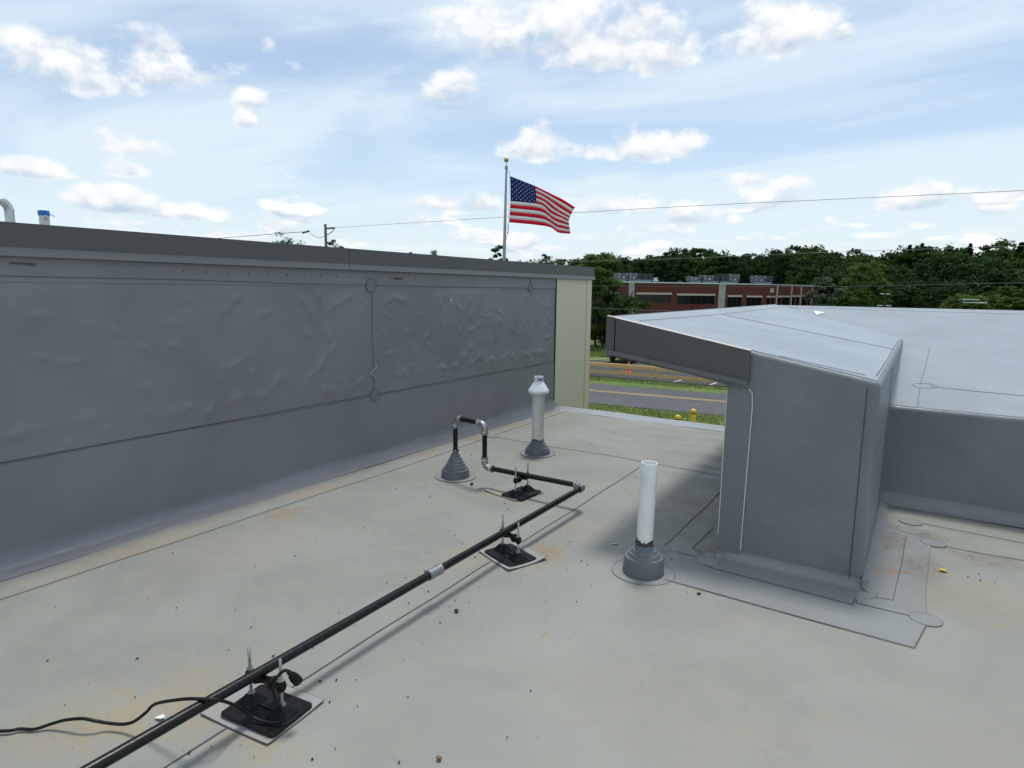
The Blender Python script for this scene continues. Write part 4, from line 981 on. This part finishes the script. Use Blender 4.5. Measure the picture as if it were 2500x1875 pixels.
# ------------------------------------------------------------------ things beyond the road
M_yb = mat('yellow_bollard_paint', (.72, .47, .015), .45, 0, .4, (5, .3, (.60, .38, .02)))
M_bk = mat('black_band', (.03, .03, .03), .6)
def bollard(label, x, y):
    t = thing('bollard', label, 'bollard', (x, y, GZ), 0, 'bollards by the roof edge')
    MB().lathe([(.098, 0), (.098, 1.06), (.090, 1.105), (.065, 1.135), (.03, 1.148), (0, 1.15)], (0, 0, 0), 24).build('post', M_yb, t, False, sm=40)
    for z in (.30, .66, .985): MB().lathe([(.0985, z), (.1025, z), (.1025, z + .035), (.0985, z + .035)], (0, 0, 0), 24).build('band', M_bk, t, False)
bollard('taller-looking yellow bollard, right of the two beyond the roof edge', -6.585, 22.0)
bollard('shorter-looking yellow bollard, left of the two beyond the roof edge', -6.68, 20.6)

M_lum = mat('new_lumber', (.62, .41, .18), .7, 0, .3, (3, .4, (.42, .27, .12)), (30, .2, 4), 0, (40, .15, (.22, .12, .05)))
fa_ = R(4.0); fu = Vector((math.cos(fa_), math.sin(fa_), 0)); fnv = Vector((-math.sin(fa_), math.cos(fa_), 0)); f0 = Vector((-13.03, 35.67, GZ))
t = thing('wooden_guard_rail', 'new yellow lumber guard rail with two rails along the parking lot', 'fence', tuple(f0))
def obox(name, c, l, w, h, m, par_, u=fu, v=fnv):
    P = [c + u * (sx * l / 2) + v * (sy * w / 2) for sx, sy in ((-1, -1), (1, -1), (1, 1), (-1, 1))]
    return MB().hexa(P + [p + Vector((0, 0, h)) for p in P]).build(name, m, par_)
for i in range(-6, 5): obox('post', f0 + fu * (2.12 * i), .14, .14, .80, M_lum, t)
for i in range(-5, 4):
    c = f0 + fu * (4.24 * i * .5 * 1.0 + 1.06)
    if i % 2: continue
    obox('rail', c - fnv * .10 + Vector((0, 0, .20)), 4.22, .045, .20, M_lum, t); obox('rail', c - fnv * .10 + Vector((0, 0, .62)), 4.22, .045, .17, M_lum, t)
    obox('cap_board', c + Vector((0, 0, .803)), 4.22, .16, .04, M_lum, t)
o = thing('traffic_cone', 'orange traffic cone standing behind the wooden guard rail', 'traffic cone', (-15.9, 38.45, GZ))
M_or = mat('orange_cone', (.85, .10, .02), .5)
MB().lathe([(.15, .03), (.035, .70), (.0, .705)], (0, 0, 0), 20).build('cone', M_or, o, False, sm=40)
MB().lathe([(.106, .32), (.112, .32), (.085, .47), (.079, .47)], (0, 0, 0), 20).build('white_band', M_wht, o, False, sm=40)
MB().box((-.19, -.19, 0), (.19, .19, .035)).build('base', M_or, o, False, bevel=(.02, 2))


def vehicle(name, label, cat, loc, rz, col, pickup):
    t = thing(name, label, cat, loc, rz)
    mp = mat(name + '_paint', col, .25, 0, .5, None, None, .6); mg = mat(name + '_glass', (.02, .025, .03), .08, 0, .6); mt = mat(name + '_tyre', (.02, .02, .02), .8); mr = mat(name + '_rim', (.35, .36, .37), .35, .7)
    L, Wd = (5.6, 1.95) if pickup else (4.5, 1.78)
    if pickup: side = [(-2.75, .55), (2.7, .55), (2.8, .75), (2.75, 1.12), (1.35, 1.22), (.75, 1.85), (-.75, 1.88), (-.95, 1.25), (-2.75, 1.22)]
    else: side = [(-2.2, .42), (2.15, .42), (2.25, .65), (2.1, .85), (1.1, .98), (.45, 1.42), (-1.2, 1.45), (-1.9, 1.05), (-2.22, .95)]
    n = len(side); w = Wd / 2
    def sx(z): return w * (1 if z < 1.15 * (1 if pickup else .82) else .84)
    vs_ = [(sx(z), y, z) for y, z in side] + [(-sx(z), y, z) for y, z in side]
    MB().add(vs_, [tuple(range(n)), tuple(range(2 * n - 1, n - 1, -1))] + [(i, n + i, n + (i + 1) % n, (i + 1) % n) for i in range(n)]).build('body', mp, t, False, sm=40, bevel=(.06, 3))
    for s in (-1, 1):
        zt = 1.80 if pickup else 1.38; zb_ = 1.27 if pickup else 1.0
        MB().add([(s * w * .985, (.95 if pickup else .85), zb_), (s * w * .985, (-.85 if pickup else -1.5), zb_), (s * w * .86, (-.7 if pickup else -1.15), zt), (s * w * .86, (.7 if pickup else .45), zt)], [(0, 1, 2, 3)]).build('side_window', mg, t, False)
        for y in ((1.75, -1.7) if pickup else (1.4, -1.35)):
            rr = .39 if pickup else .32
            wh = MB().tube([(s * (w - .22), y, rr), (s * (w - .20), y, rr), (s * (w + .01), y, rr), (s * (w + .03), y, rr)], [rr * .9, rr, rr, rr * .92], 24).build('wheel', mt, t, False, sm=40)
            MB().tube([(s * (w + .028), y, rr), (s * (w + .038), y, rr)], rr * .6, 18).build('rim', mr, wh, False)
        MB().box((s * w * .9 - .12, -L / 2 - .03, .75 if not pickup else .95), (s * w * .9 + .06, -L / 2 + .06, .95 if not pickup else 1.18)).build('tail_light', mat(name + '_lamp', (.35, .01, .01), .3) if s < 0 else bpy.data.materials[name + '_lamp'], t, False, bevel=(.015, 2))
    yb = -L / 2
    MB().box((-w * .96, yb - .14, .45), (w * .96, yb + .05, .66)).build('bumper', mat(name + '_bumper', (.16, .17, .18), .35, .6), t, False, bevel=(.04, 2))
    MB().box((-.17, yb - .155, .50), (.17, yb - .142, .62)).build('number_plate', mat(name + '_plate', (.45, .47, .5), .5), t, False)
    MB().add([(w * .78, (1.3 if pickup else 1.05), zb_ + .02), (-w * .78, (1.3 if pickup else 1.05), zb_ + .02), (-w * .72, (.83 if pickup else .52), zt - .01), (w * .72, (.83 if pickup else .52), zt - .01)], [(0, 1, 2, 3)]).build('windscreen', mg, t, False)
    return t


vehicle('pickup_truck', 'black pickup truck parked behind the fascia overhang', 'truck', (-18.55, 45.3, GZ + .01), R(4), (.012, .013, .015), True)
vehicle('parked_car', 'white car half hidden behind the leafy tree', 'car', (-27.0, 62.0, GZ), R(100), (.72, .74, .76), False)

# brick building
M_brick = mat('red_brick', (.120, .034, .026), .85, 0, .25, (.5, .5, (.095, .028, .022)), (6, .3, 4), 0, (5, .4, (.140, .045, .034)))
M_block = mat('grey_block', (.36, .38, .37), .85, 0, .25, (2, .5, (.28, .30, .30)))
M_pil = mat('buff_pilaster', (.42, .38, .31), .8, 0, .25)
M_cop = mat('coping_metal', (.55, .64, .68), .4, .2, .5)
M_glass = mat('dark_window_glass', (.008, .009, .011), .10, 0, .5)
M_lint = mat('concrete_lintel', (.50, .45, .38), .8, 0, .25)
SC = .70
K1, K2, K3 = Vector((-47.43, 114.44, 0)), Vector((-28.84, 143.28, 0)), Vector((-21.98, 169.11, 0))
def zs(z): return GZ if z <= GZ else 1.7 + (z - 1.7) * SC
eA = (K2 - K1).normalized(); eB = (K3 - K2).normalized(); nA_ = Vector((eA.y, -eA.x, 0)); nB_ = Vector((eB.y, -eB.x, 0)); ZT = 3.7
bld = thing('brick_building', 'two-storey red brick commercial building with grey pilasters and dark windows beyond the road', 'building', (K2.x, K2.y, GZ))


def face(O, e, n, L0, L1, ops, z1):
    """wall with recessed openings (s0, s1, zlow, zhigh, panes)"""
    mb = MB(); P = lambda s, z, dpt=0.0: tuple(O + e * (s * SC) + n * (dpt * SC) + Vector((0, 0, zs(z))))
    def quad(s0, s1, za, zb_):
        if zb_ > za and s1 > s0: mb.add([P(s0, za), P(s1, za), P(s1, zb_), P(s0, zb_)], [(0, 1, 2, 3)])
    cur = L0
    for s0, s1, za, zb_, np_ in sorted(ops):
        quad(cur, s0, GZ, z1); quad(s0, s1, GZ, za); quad(s0, s1, zb_, z1); cur = s1
        dp = -.25
        mb.add([P(s0, za), P(s1, za), P(s1, zb_), P(s0, zb_), P(s0, za, dp), P(s1, za, dp), P(s1, zb_, dp), P(s0, zb_, dp)], [(0, 4, 5, 1), (1, 5, 6, 2), (2, 6, 7, 3), (3, 7, 4, 0)])
        w_ = MB().add([P(s0, za, -.22), P(s1, za, -.22), P(s1, zb_, -.22), P(s0, zb_, -.22), P(s0, za, -.3), P(s1, za, -.3), P(s1, zb_, -.3), P(s0, zb_, -.3)], [(0, 1, 2, 3), (4, 7, 6, 5)]).build('window', M_bk, bld)
        for i in range(np_):
            a = s0 + (s1 - s0) * i / np_ + .06; b = s0 + (s1 - s0) * (i + 1) / np_ - .06
            MB().add([P(a, za + .06, -.19), P(b, za + .06, -.19), P(b, zb_ - .06, -.19), P(a, zb_ - .06, -.19)], [(0, 1, 2, 3)]).build('pane', M_glass, w_)
        q = [P(s0 - .1, zb_ + .02, -.02), P(s1 + .1, zb_ + .02, -.02), P(s1 + .1, zb_ + .02, .12), P(s0 - .1, zb_ + .02, .12)]
        MB().hexa(q + [(x, y, z + .36) for x, y, z in q]).build('lintel', M_lint, w_)
    quad(cur, L1, GZ, z1)
    mb.build('wall', M_brick, bld)


def fbox(name, O, e, n, s0, s1, d0, d1, za, zb_, m, par_=bld):
    q = [tuple(O + e * (s * SC) + n * (dd * SC) + Vector((0, 0, zs(za)))) for s, dd in ((s0, d0), (s1, d0), (s1, d1), (s0, d1))]
    return MB().hexa(q + [(x, y, zs(zb_)) for x, y, z in q]).build(name, m, par_)


face(K1, eA, nA_, -34, 49.0, [(-31, -20, -1.7, .55, 5), (-16, -4, -1.7, .55, 5), (1.8, 13.55, -1.7, .5, 5), (15.6, 29.2, -2.15, .3, 6), (34.15, 39.6, -3.2, -.02, 3), (41.56, 47.5, -3.2, -.10, 3)], ZT - .05)
face(K2, eB, nB_, 0.02, 38.2, [(.7, 3.0, -3.2, -.15, 1), (3.8, 6.0, -3.2, -.15, 1), (8.05, 10.4, -3.2, -.1, 1), (11.05, 16.3, -3.2, -.05, 3), (18.1, 20.2, -3.2, .05, 1), (21.1, 23.3, -3.2, .05, 1), (25.2, 29.4, -3.2, .1, 2), (30.15, 32.0, -3.2, .1, 1), (33.9, 35.5, -3.2, .15, 1), (36.1, 38.0, -3.2, .15, 1)], ZT - .05)
fbox('pilaster', K1, eA, nA_, -.85, .93, -.1, .18, GZ, ZT - .06, M_block); fbox('pilaster', K1, eA, nA_, 30.5, 33.0, -.1, .18, GZ, ZT - .06, M_block); fbox('pilaster', K1, eA, nA_, -33.9, -32.2, -.1, .18, GZ, ZT - .06, M_block)
for s in (7.13, 17.13, 24.08, 32.64): fbox('pilaster', K2, eB, nB_, s - .35, s + .35, -.1, .22, GZ, ZT - .06, M_pil)
fbox('downpipe', K1, eA, nA_, .0, .2, .19, .34, GZ, 1.28, M_bk); fbox('downpipe', K1, eA, nA_, .21, .75, .19, .34, 1.10, 1.28, M_bk)
fbox('coping', K1, eA, nA_, -34.2, 48.95, -.4, .30, ZT - .04, ZT + .28, M_cop); fbox('coping', K2, eB, nB_, .08, 38.5, -.4, .30, ZT - .04, ZT + .27, M_cop)
fbox('wall_light', K1, eA, nA_, 21.2, 21.8, .0, .35, -3.45, -2.6, M_bk)
me = text_mesh('300', 1.75 * SC, .05); ex = Matrix(((eB.x, 0, nB_.x, 0), (eB.y, 0, nB_.y, 0), (0, 1, 0, 0), (0, 0, 0, 1)))
me.transform(Matrix.Translation(K2 + eB * 3.55 * SC + nB_ * .08 + Vector((0, 0, zs(1.95)))) @ ex)
link('house_number', me, mat('pale_number', (.62, .60, .52), .7), bld)
back = [K1 - eA * 34 * SC, K2, K3, K3 - nB_ * 21, K1 - eA * 34 * SC - nA_ * 24]
n = len(back); MB().add([(p.x, p.y, zs(ZT - .25)) for p in back], [tuple(range(n))]).build('flat_roof', M_lot, bld)
MB().add([(p.x, p.y, z) for p in back[2:] + back[:1] for z in (GZ, zs(ZT - .05))], [(0, 1, 3, 2), (2, 3, 5, 4), (4, 5, 7, 6)]).build('wall', M_brick, bld)


M_hv = mat('hvac_cabinet', (.14, .148, .168), .5, .2, .4); M_hvd = mat('hvac_dark_coil', (.03, .032, .035), .7); M_curb = mat('hvac_curb', (.32, .42, .46), .4, .4, .5)
def hvac(label, s0, s1, s2, top, left_coil=False):
    """cabinet from s0 to s1, condenser coil section to s2, on a flared curb; 8 m behind the facade line"""
    O = K1 - nA_ * 8 * SC; c0 = O + eA * s0 * SC; t = thing('rooftop_unit', label, 'rooftop unit', (c0.x, c0.y, zs(ZT - .25)), 0, 'rooftop units on the brick building')
    zb_ = 4.75
    cs = (s0, s1) if not left_coil else (s2, s1)
    cab = fbox('cabinet', O, eA, nA_, s0, s1, -2.2, 0, zb_, top, M_hv, t)
    lo, hi = (s1 + .02, s2) if s2 > s1 else (s2, s0 - .02)
    fbox('condenser_section', O, eA, nA_, lo, hi, -2.1, -.1, zb_ + .05, top - .05, M_hvd, t)
    for i in range(3):
        s = lo + (hi - lo) * (i + .5) / 3; fbox('coil_post', O, eA, nA_, s - .08, s + .08, -.09, -.02, zb_ + .05, top - .05, M_hv, t)
    a, b = min(s0, lo), max(s1, hi)
    P = [tuple(O + eA * (s * SC) + nA_ * (dd * SC) + Vector((0, 0, zs(z)))) for z, k_, in ((ZT - .25, .9), (zb_ - .02, 0.)) for s, dd in ((a + k_, -1.8), (b - k_, -1.8), (b - k_, -.3 - k_ * .1), (a + k_, -.3 - k_ * .1))]
    MB().hexa(P).build('curb', M_curb, t)
    for s, z, w_ in ((s0 + .35, top - .5, .22), (s0 + .5, zb_ + .35, .22), (s0 + (s1 - s0) * .55, zb_ + .3, .5), (s1 - .2, top - .7, .2)): fbox('white_fitting', O, eA, nA_, s, s + w_, .002, .10, z, z + .35, M_capw, cab)
    fbox('hood', O, eA, nA_, hi - .1, hi + .9, -1.6, -.4, top - .30, top - .18, M_hv, t)


hvac('grey rooftop unit at the left end of the brick building roof', .7, 4.0, 4.1 + .001, 6.45)
hvac('grey rooftop unit with long coil section, second from left on the brick building', 4.5, 7.35, 13.0, 6.55)
hvac('smallest low rooftop unit in the middle row on the brick building', 26.7, 29.7, 31.2, 5.95)
hvac('rooftop unit with dark coil, between the smallest and the tallest units', 31.6, 35.4, 38.0, 6.40)
hvac('tallest rooftop unit, coil on its left, right of centre on the brick building', 41.5, 45.8, 38.45, 7.0, True)
hvac('rooftop unit standing alone at the right end of the brick building roof', 52.3, 56.7, 60.0, 6.7)
v0 = K1 - nA_ * 8 * SC + eA * 13.85 * SC
t = thing('roof_ventilator', 'small white mushroom ventilator on the brick building roof', 'ventilator', (v0.x, v0.y, zs(ZT - .25)))
MB().lathe([(r_ * SC, z_ * SC) for r_, z_ in [(.45, 0), (.45, .75), (.85, .85), (.9, 1.1), (.75, 1.2), (.55, 1.25), (.55, 1.6), (.78, 1.65), (.78, 1.85), (0, 1.9)]], (0, 0, 0), 20).build('cowl', M_capw, t, False, sm=30)
v0 = K1 - nA_ * 8 * SC + eA * 22.8 * SC
t = thing('roof_hatch', 'small dark box vent on the brick building roof', 'vent', (v0.x, v0.y, zs(ZT - .25)))
MB().box((-.4, -.35, 0), (.4, .35, .65)).build('curb', M_hv, t, False, bevel=(.03, 2)); MB().box((-.48, -.42, .655), (.48, .42, .76)).build('lid', M_hv, t, False, bevel=(.03, 2))

# lot lights seen over the slope on the right
M_lp = mat('lamp_post_metal', (.05, .052, .055), .5, .3)
def lotlight(label, x, y, ztop, heads):
    t = thing('lot_light', label, 'lamp post', (x, y, GZ), 0, 'lamp posts by the wood')
    MB().tube([(0, 0, 0), (0, 0, ztop - GZ)], [.11, .07], 10).build('post', M_lp, t, False, sm=40)
    for hx, hz, l in heads:
        MB().tube([(0, 0, ztop - GZ + hz), (hx, 0, ztop - GZ + hz)], .04, 6).build('arm', M_lp, t, False)
        MB().box((hx - l / 2, -.25, ztop - GZ + hz), (hx + l / 2, .25, ztop - GZ + hz + .14)).build('lamp_head', M_cop, t, False, bevel=(.03, 2))
lotlight('slim lamp post with four pale heads in front of the wood, left', -6.2, 129.9, 1.45, [(-.45, 0, .6), (.45, 0, .6), (-.7, -2.05, .8), (.7, -2.05, .8)])
lotlight('thick dark lamp post with long pale arms in front of the wood, right', 4.8, 129.9, .7, [(1.3, 0, 2.2), (1.9, -.5, 3.2)])

# ------------------------------------------------------------------ trees
def quads(C_, size, nrm_bias, r):
    n = len(C_); N_ = r.normal(size=(n, 3)) + nrm_bias; N_ /= np.linalg.norm(N_, axis=1)[:, None] + 1e-9
    A = np.cross(N_, r.normal(size=(n, 3))); A /= np.linalg.norm(A, axis=1)[:, None] + 1e-9; B = np.cross(N_, A)
    s = (size * r.uniform(.55, 1.35, n))[:, None]; A = A * s; B = B * s * r.uniform(.5, .9, n)[:, None]
    return np.stack([C_ - A * .5 - B * .1, C_ + B * .5 - A * .05, C_ + A * .5 + B * .1, C_ - B * .5 + A * .05], 1)


def crown_round(r, H, Wd, lo, nc, nl, leaf, top_heavy=.55, loose=0.):
    """irregular broadleaf crown: boughs of leaf clumps over an uneven ellipsoid"""
    rz_ = (H - lo) / 2; zc = lo + rz_; Q = []; sh = []
    lob = r.normal(size=(9, 3)); lob /= np.linalg.norm(lob, axis=1)[:, None]; amp = r.uniform(-.22, .30, 9)
    for i in range(nc):
        dv = r.normal(size=3); dv /= np.linalg.norm(dv); 
        k = 1 + sum(a * max(0, float(dv @ l)) ** 3 for a, l in zip(amp, lob)); rad = (r.uniform(.35, 1.0) ** .45) * k
        c = np.array([dv[0] * Wd / 2 * rad, dv[1] * Wd / 2 * rad, zc + dv[2] * rz_ * rad])
        wf = 1 - .35 * max(0, (c[2] - zc) / rz_ - (1 - top_heavy)) - .25 * max(0, (zc - c[2]) / rz_ - .5); c[:2] *= wf
        cr = Wd * r.uniform(.07, .15) * (1 - .2 * loose)
        m = max(6, int(nl / nc * r.uniform(.6, 1.4))); dd = r.normal(size=(m, 3)); dd /= np.linalg.norm(dd, axis=1)[:, None]
        pts = c + dd * (r.uniform(0, 1, m) ** .5)[:, None] * cr * np.array([1.15, 1.15, .72])
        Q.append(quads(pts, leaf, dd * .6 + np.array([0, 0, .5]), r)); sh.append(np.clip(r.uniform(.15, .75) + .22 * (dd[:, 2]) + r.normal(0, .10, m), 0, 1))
    return np.concatenate(Q), np.concatenate(sh)


def crown_conifer(r, H, Wd, lo, nl, leaf):
    Q = []; sh = []; lev = int((H - lo) / .8) + 3
    for i in range(lev):
        f = i / lev; z = lo + (H - lo) * f; rad = Wd / 2 * (1 - f) ** .85 * r.uniform(.75, 1.12) + .12; nb = max(4, int(9 * (1 - f) + 3))
        for b in range(nb):
            a = r.uniform(0, 6.28); m = max(4, int(nl / lev / nb)); u = r.uniform(.1, 1, m)
            pts = np.stack([np.cos(a) * rad * u, np.sin(a) * rad * u, z - .22 * rad * u ** 2 + r.normal(0, .12, m)], 1) + r.normal(0, .10, (m, 3)) * (rad * .35 + .2)
            Q.append(quads(pts, leaf, np.array([0, 0, .8]), r)); sh.append(np.clip(r.uniform(.1, .6) + r.normal(0, .1, m), 0, 1))
    return np.concatenate(Q), np.concatenate(sh)


L_green = leaf_mat('leaves_green', (.014, .038, .011), (.040, .082, .021), (.095, .150, .034))
L_mid = leaf_mat('leaves_sunlit', (.022, .055, .014), (.060, .112, .026), (.130, .190, .046), .35)
L_light = leaf_mat('leaves_light', (.035, .075, .018), (.080, .130, .030), (.150, .200, .055))
L_dark = leaf_mat('leaves_dark', (.017, .037, .015), (.036, .076, .024), (.078, .130, .038), .22)
L_grey = leaf_mat('leaves_greygreen', (.030, .058, .030), (.075, .115, .065), (.150, .185, .115))
L_con = leaf_mat('needles', (.007, .019, .011), (.016, .034, .018), (.034, .058, .028), .12)
M_bark = mat('bark', (.085, .070, .055), .9, 0, .2, (2, .5, (.05, .042, .035)), (8, .6, 5)); M_birch = mat('birch_bark', (.58, .57, .53), .7, 0, .2, (2.5, .5, (.30, .28, .26)))


def limbs(H, lo, r, thick, m_, t, spread, nb=5):
    mb = MB(); mb.tube([(0, 0, 0), (r.normal(0, .1), r.normal(0, .1), lo), (r.normal(0, .2), r.normal(0, .2), lo + (H - lo) * .45), (r.normal(0, .25), r.normal(0, .25), H * .88)], [thick, thick * .75, thick * .45, thick * .12], 9)
    for i in range(nb):
        a = 6.28 * i / nb + r.uniform(-.4, .4); z = lo + (H - lo) * r.uniform(.02, .4); L = spread * r.uniform(.45, .8)
        mb.tube(catmull([(0, 0, z), (math.cos(a) * L * .4, math.sin(a) * L * .4, z + L * .35), (math.cos(a) * L, math.sin(a) * L, z + L * .95)], 3), [thick * .38 * (1 - j / 7) + .015 for j in range(7)], 6)
    return mb.build('trunk', m_, t, False, sm=50)


def tree(name, label, x, y, H, Wd, lo, kind, nl, leaf, group=None, thick=None, trunk_m=None, seed=0, nc=70, loose=0.):
    r = np.random.default_rng(seed + int(abs(x * 13 + y * 7)))
    t = thing(name, label, 'tree', (x, y, GZ), 0, group)
    if kind == 'con': Q, sh = crown_conifer(r, H, Wd, lo, nl, leaf); m_ = L_con
    else:
        Q, sh = crown_round(r, H, Wd, lo, nc, nl, leaf, loose=loose); m_ = {'mid': L_mid, 'green': L_green, 'light': L_light, 'dark': L_dark, 'grey': L_grey}[kind]
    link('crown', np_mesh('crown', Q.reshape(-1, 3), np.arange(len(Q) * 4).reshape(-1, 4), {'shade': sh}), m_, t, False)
    limbs(H, max(lo, .6), r, thick or H * .017, trunk_m or M_bark, t, Wd * .5)
    return t


tree('broadleaf_tree', 'sunlit leafy green tree just right of the beige panel', -25.4, 53.4, 8.8, 5.0, .9, 'mid', 14000, .24, seed=3, nc=95, loose=.3)
tree('broadleaf_tree', 'small leafy tree left of the sunlit tree, partly behind the wall end', -27.6, 54.4, 7.6, 4.4, 1.2, 'mid', 8000, .23, seed=9, nc=70, loose=.3)
tree('broadleaf_tree', 'dark low bushy tree under the sunlit tree by the beige panel', -23.6, 55.6, 5.2, 5.6, .05, 'dark', 9000, .24, seed=5, nc=70)
OW = 'trees showing above the parapet'
for nm, lab, x, y, H, Wd, kind in (
        ('broadleaf_tree', 'leftmost round dark tree top above the parapet', -87.5, 66.6, 12.5, 6.5, 'dark'), ('broadleaf_tree', 'dark tree top above the parapet just left of the utility pole', -84.4, 68.0, 12.2, 6.5, 'dark'),
        ('broadleaf_tree', 'dark tree top directly behind the utility pole', -80.8, 71.4, 12.3, 5.0, 'dark'), ('broadleaf_tree', 'low dark tree top just right of the utility pole', -77.1, 69.8, 11.3, 3.8, 'dark'),
        ('conifer', 'spiky dark treetop above the parapet, midway between the poles', -67.0, 74.2, 11.0, 3.6, 'con'), ('broadleaf_tree', 'rounded treetop right of the spiky treetop above the parapet', -64.5, 76.3, 10.7, 4.6, 'dark'),
        ('broadleaf_tree', 'low treetop above the parapet, second left of the flagpole', -59.1, 74.4, 10.1, 4.2, 'green'), ('conifer', 'small pointed treetop above the parapet left of the flagpole', -54.7, 74.0, 9.9, 2.2, 'con'),
        ('broadleaf_tree', 'slender green treetop right beside the flagpole', -39.7, 57.6, 9.4, 2.4, 'green'), ('broadleaf_tree', 'low treetop above the parapet right of the flagpole', -45.8, 77.5, 9.3, 4.4, 'dark'),
        ('broadleaf_tree', 'low treetop above the parapet near its right end', -43.5, 78.8, 9.1, 4.2, 'green')):
    tree(nm, lab, x, y, H, Wd, 2.2, kind, 4200 if kind != 'con' else 1800, .28, OW, seed=11, nc=110)
RW = 'trees standing out of the wood'
tree('broadleaf_tree', 'light green rounded tree standing out from the dark wood on the right', -11.9, 164.6, 12.4, 9.5, 1.5, 'light', 5200, .50, RW, seed=2, nc=60)
tree('broadleaf_tree', 'small light green tree at the foot of the rounded light green tree', -9.0, 160.0, 9.0, 5.0, 1.0, 'light', 2600, .45, RW, seed=6, nc=40)
tree('broadleaf_tree', 'grey-green bushy tree against the right end of the brick building', -17.5, 149.0, 7.6, 7.0, .3, 'grey', 4200, .42, RW, seed=2, nc=50)
tree('broadleaf_tree', 'dark green bushy tree right of the grey-green bushy tree', -12.2, 147.0, 6.3, 6.2, .2, 'green', 3600, .42, RW, seed=4, nc=50)
for lab, x, y, H, Wd in (('tall dark pine on the skyline, left of the pair above the wood', -5.6, 224.9, 19.8, 7.0), ('tall dark pine on the skyline, right of the pair above the wood', -2.6, 228.0, 20.4, 7.5), ('dark pine breaking the skyline near the right edge', 8.9, 224.8, 19.8, 9.0), ('dark conifer at the extreme right edge of the skyline', 18.1, 199.2, 18.2, 8.0),
                         ('dark conifer behind the left end of the brick building, left of two', -104.8, 270.4, 19.6, 9.0), ('dark conifer behind the left end of the brick building, right of two', -101.0, 276.6, 20.6, 9.0)):
    tree('conifer', lab, x, y, H, Wd, 3, 'con', 5200, .66, RW, seed=3)
tree('birch_tree', 'pale-trunked birch at the right edge of the wood, left of two', 9.6, 172.0, 13.0, 6.0, 5.6, 'dark', 2200, .40, RW, .16, M_birch, 3, 30)
tree('birch_tree', 'pale-trunked birch at the right edge of the wood, right of two', 11.6, 172.6, 13.0, 5.6, 5.2, 'dark', 2200, .40, RW, .15, M_birch, 8, 30)

# the wood: one mass of crowns behind the brick building and the road
PROF = [(-140, 215, 13), (-123.6, 228.7, 14.0), (-115.6, 238.5, 15.6), (-109.0, 257.9, 17.0), (-100.9, 271.9, 18.0), (-87.5, 266.0, 20.6), (-78.5, 274.0, 20.4), (-71.0, 281.2, 18.2), (-62.4, 283.2, 18.0), (-51.8, 280.2, 20.4), (-42.5, 276.8, 20.2), (-34.3, 267.8, 19.2), (-28.1, 263.5, 18.2), (-23.6, 258.9, 18.6), (-16.6, 249.5, 17.6), (-11.7, 244.7, 17.2), (-8.5, 239.8, 17.8), (-2.8, 235.0, 18.2), (3.9, 230.0, 18.2), (9.0, 224.8, 18.0), (14.7, 219.5, 17.6), (19.5, 209.1, 16.8), (30, 200, 17), (45, 190, 17), (65, 180, 17)]
protos = [crown_round(np.random.default_rng(100 + i), 1.0, .66, .06, 70, 3400, .046) for i in range(5)]
VQ, SQ, MI = [], [], []
rw = np.random.default_rng(42)
for row in range(5):
    for k in range(len(PROF) - 1):
        (x0, y0, h0), (x1, y1, h1) = PROF[k], PROF[k + 1]; L = math.hypot(x1 - x0, y1 - y0); n = max(1, int(round(L / (5.6 if row < 2 else 7.2))))
        for i in range(n):
            f = (i + rw.uniform(.1, .9)) / n; back_ = row * 1.0
            if row == 0: sc, hs = 1.03, rw.uniform(.90, 1.03)
            elif row == 1: sc, hs = .94, rw.uniform(.72, .95)
            elif row == 2: sc, hs = .86, rw.uniform(.55, .80)
            elif row == 3: sc, hs = .80, rw.uniform(.36, .55)
            else: sc, hs = .75, rw.uniform(.18, .34)
            if sc < .87 and k < 10 and sc > 0: sc = .9 + .02 * row
            x, y = (x0 + (x1 - x0) * f) * sc, (y0 + (y1 - y0) * f) * sc
            if -85 < x < -14 and y < 178 + (x + 60) * .8 and k < 14: continue
            H = (h0 + (h1 - h0) * f + (1.0 if x < -20 else -1.3)) * hs + (3.3 if row == 0 else 2.6)
            Q, sh = protos[rw.integers(5)]; a = rw.uniform(0, 6.28); ca, sa = math.cos(a), math.sin(a); wd = rw.uniform(.75, 1.15) * (1.0 if row < 3 else 1.7)
            B = Q.reshape(-1, 3); P = np.stack([(B[:, 0] * ca - B[:, 1] * sa) * H * wd, (B[:, 0] * sa + B[:, 1] * ca) * H * wd, B[:, 2] * H], 1) + np.array([x, y, GZ])
            VQ.append(P); SQ.append(np.clip(sh * rw.uniform(.5, 1.0) + rw.uniform(-.18, .12), 0, 1)); MI.append(np.full(len(sh), 0 if rw.random() < .55 else 1))
V = np.concatenate(VQ); sh = np.concatenate(SQ)
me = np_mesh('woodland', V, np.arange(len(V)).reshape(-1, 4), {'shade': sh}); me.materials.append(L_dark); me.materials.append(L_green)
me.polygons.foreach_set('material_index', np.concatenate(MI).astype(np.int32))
o = link('woodland', me); tag(o, 'dense dark green wood behind the brick building and the sloped roof', 'wood', kind='stuff')
# sunlit scrub at the foot of the wood on the right
VQ, SQ = [], []
for i in range(26):
    x = rw.uniform(2, 24); y = rw.uniform(150, 160); H = rw.uniform(3.4, 5.4); Q, s2 = protos[rw.integers(5)]; B = Q.reshape(-1, 3)
    VQ.append(B * np.array([H * 1.7, H * 1.7, H]) + np.array([x, y, GZ])); SQ.append(np.clip(s2 * .9 + .1, 0, 1))
V = np.concatenate(VQ); o = link('scrub', np_mesh('scrub', V, np.arange(len(V)).reshape(-1, 4), {'shade': np.concatenate(SQ)}), L_light); tag(o, 'yellow-green scrub at the foot of the wood on the right', 'scrub', kind='stuff')
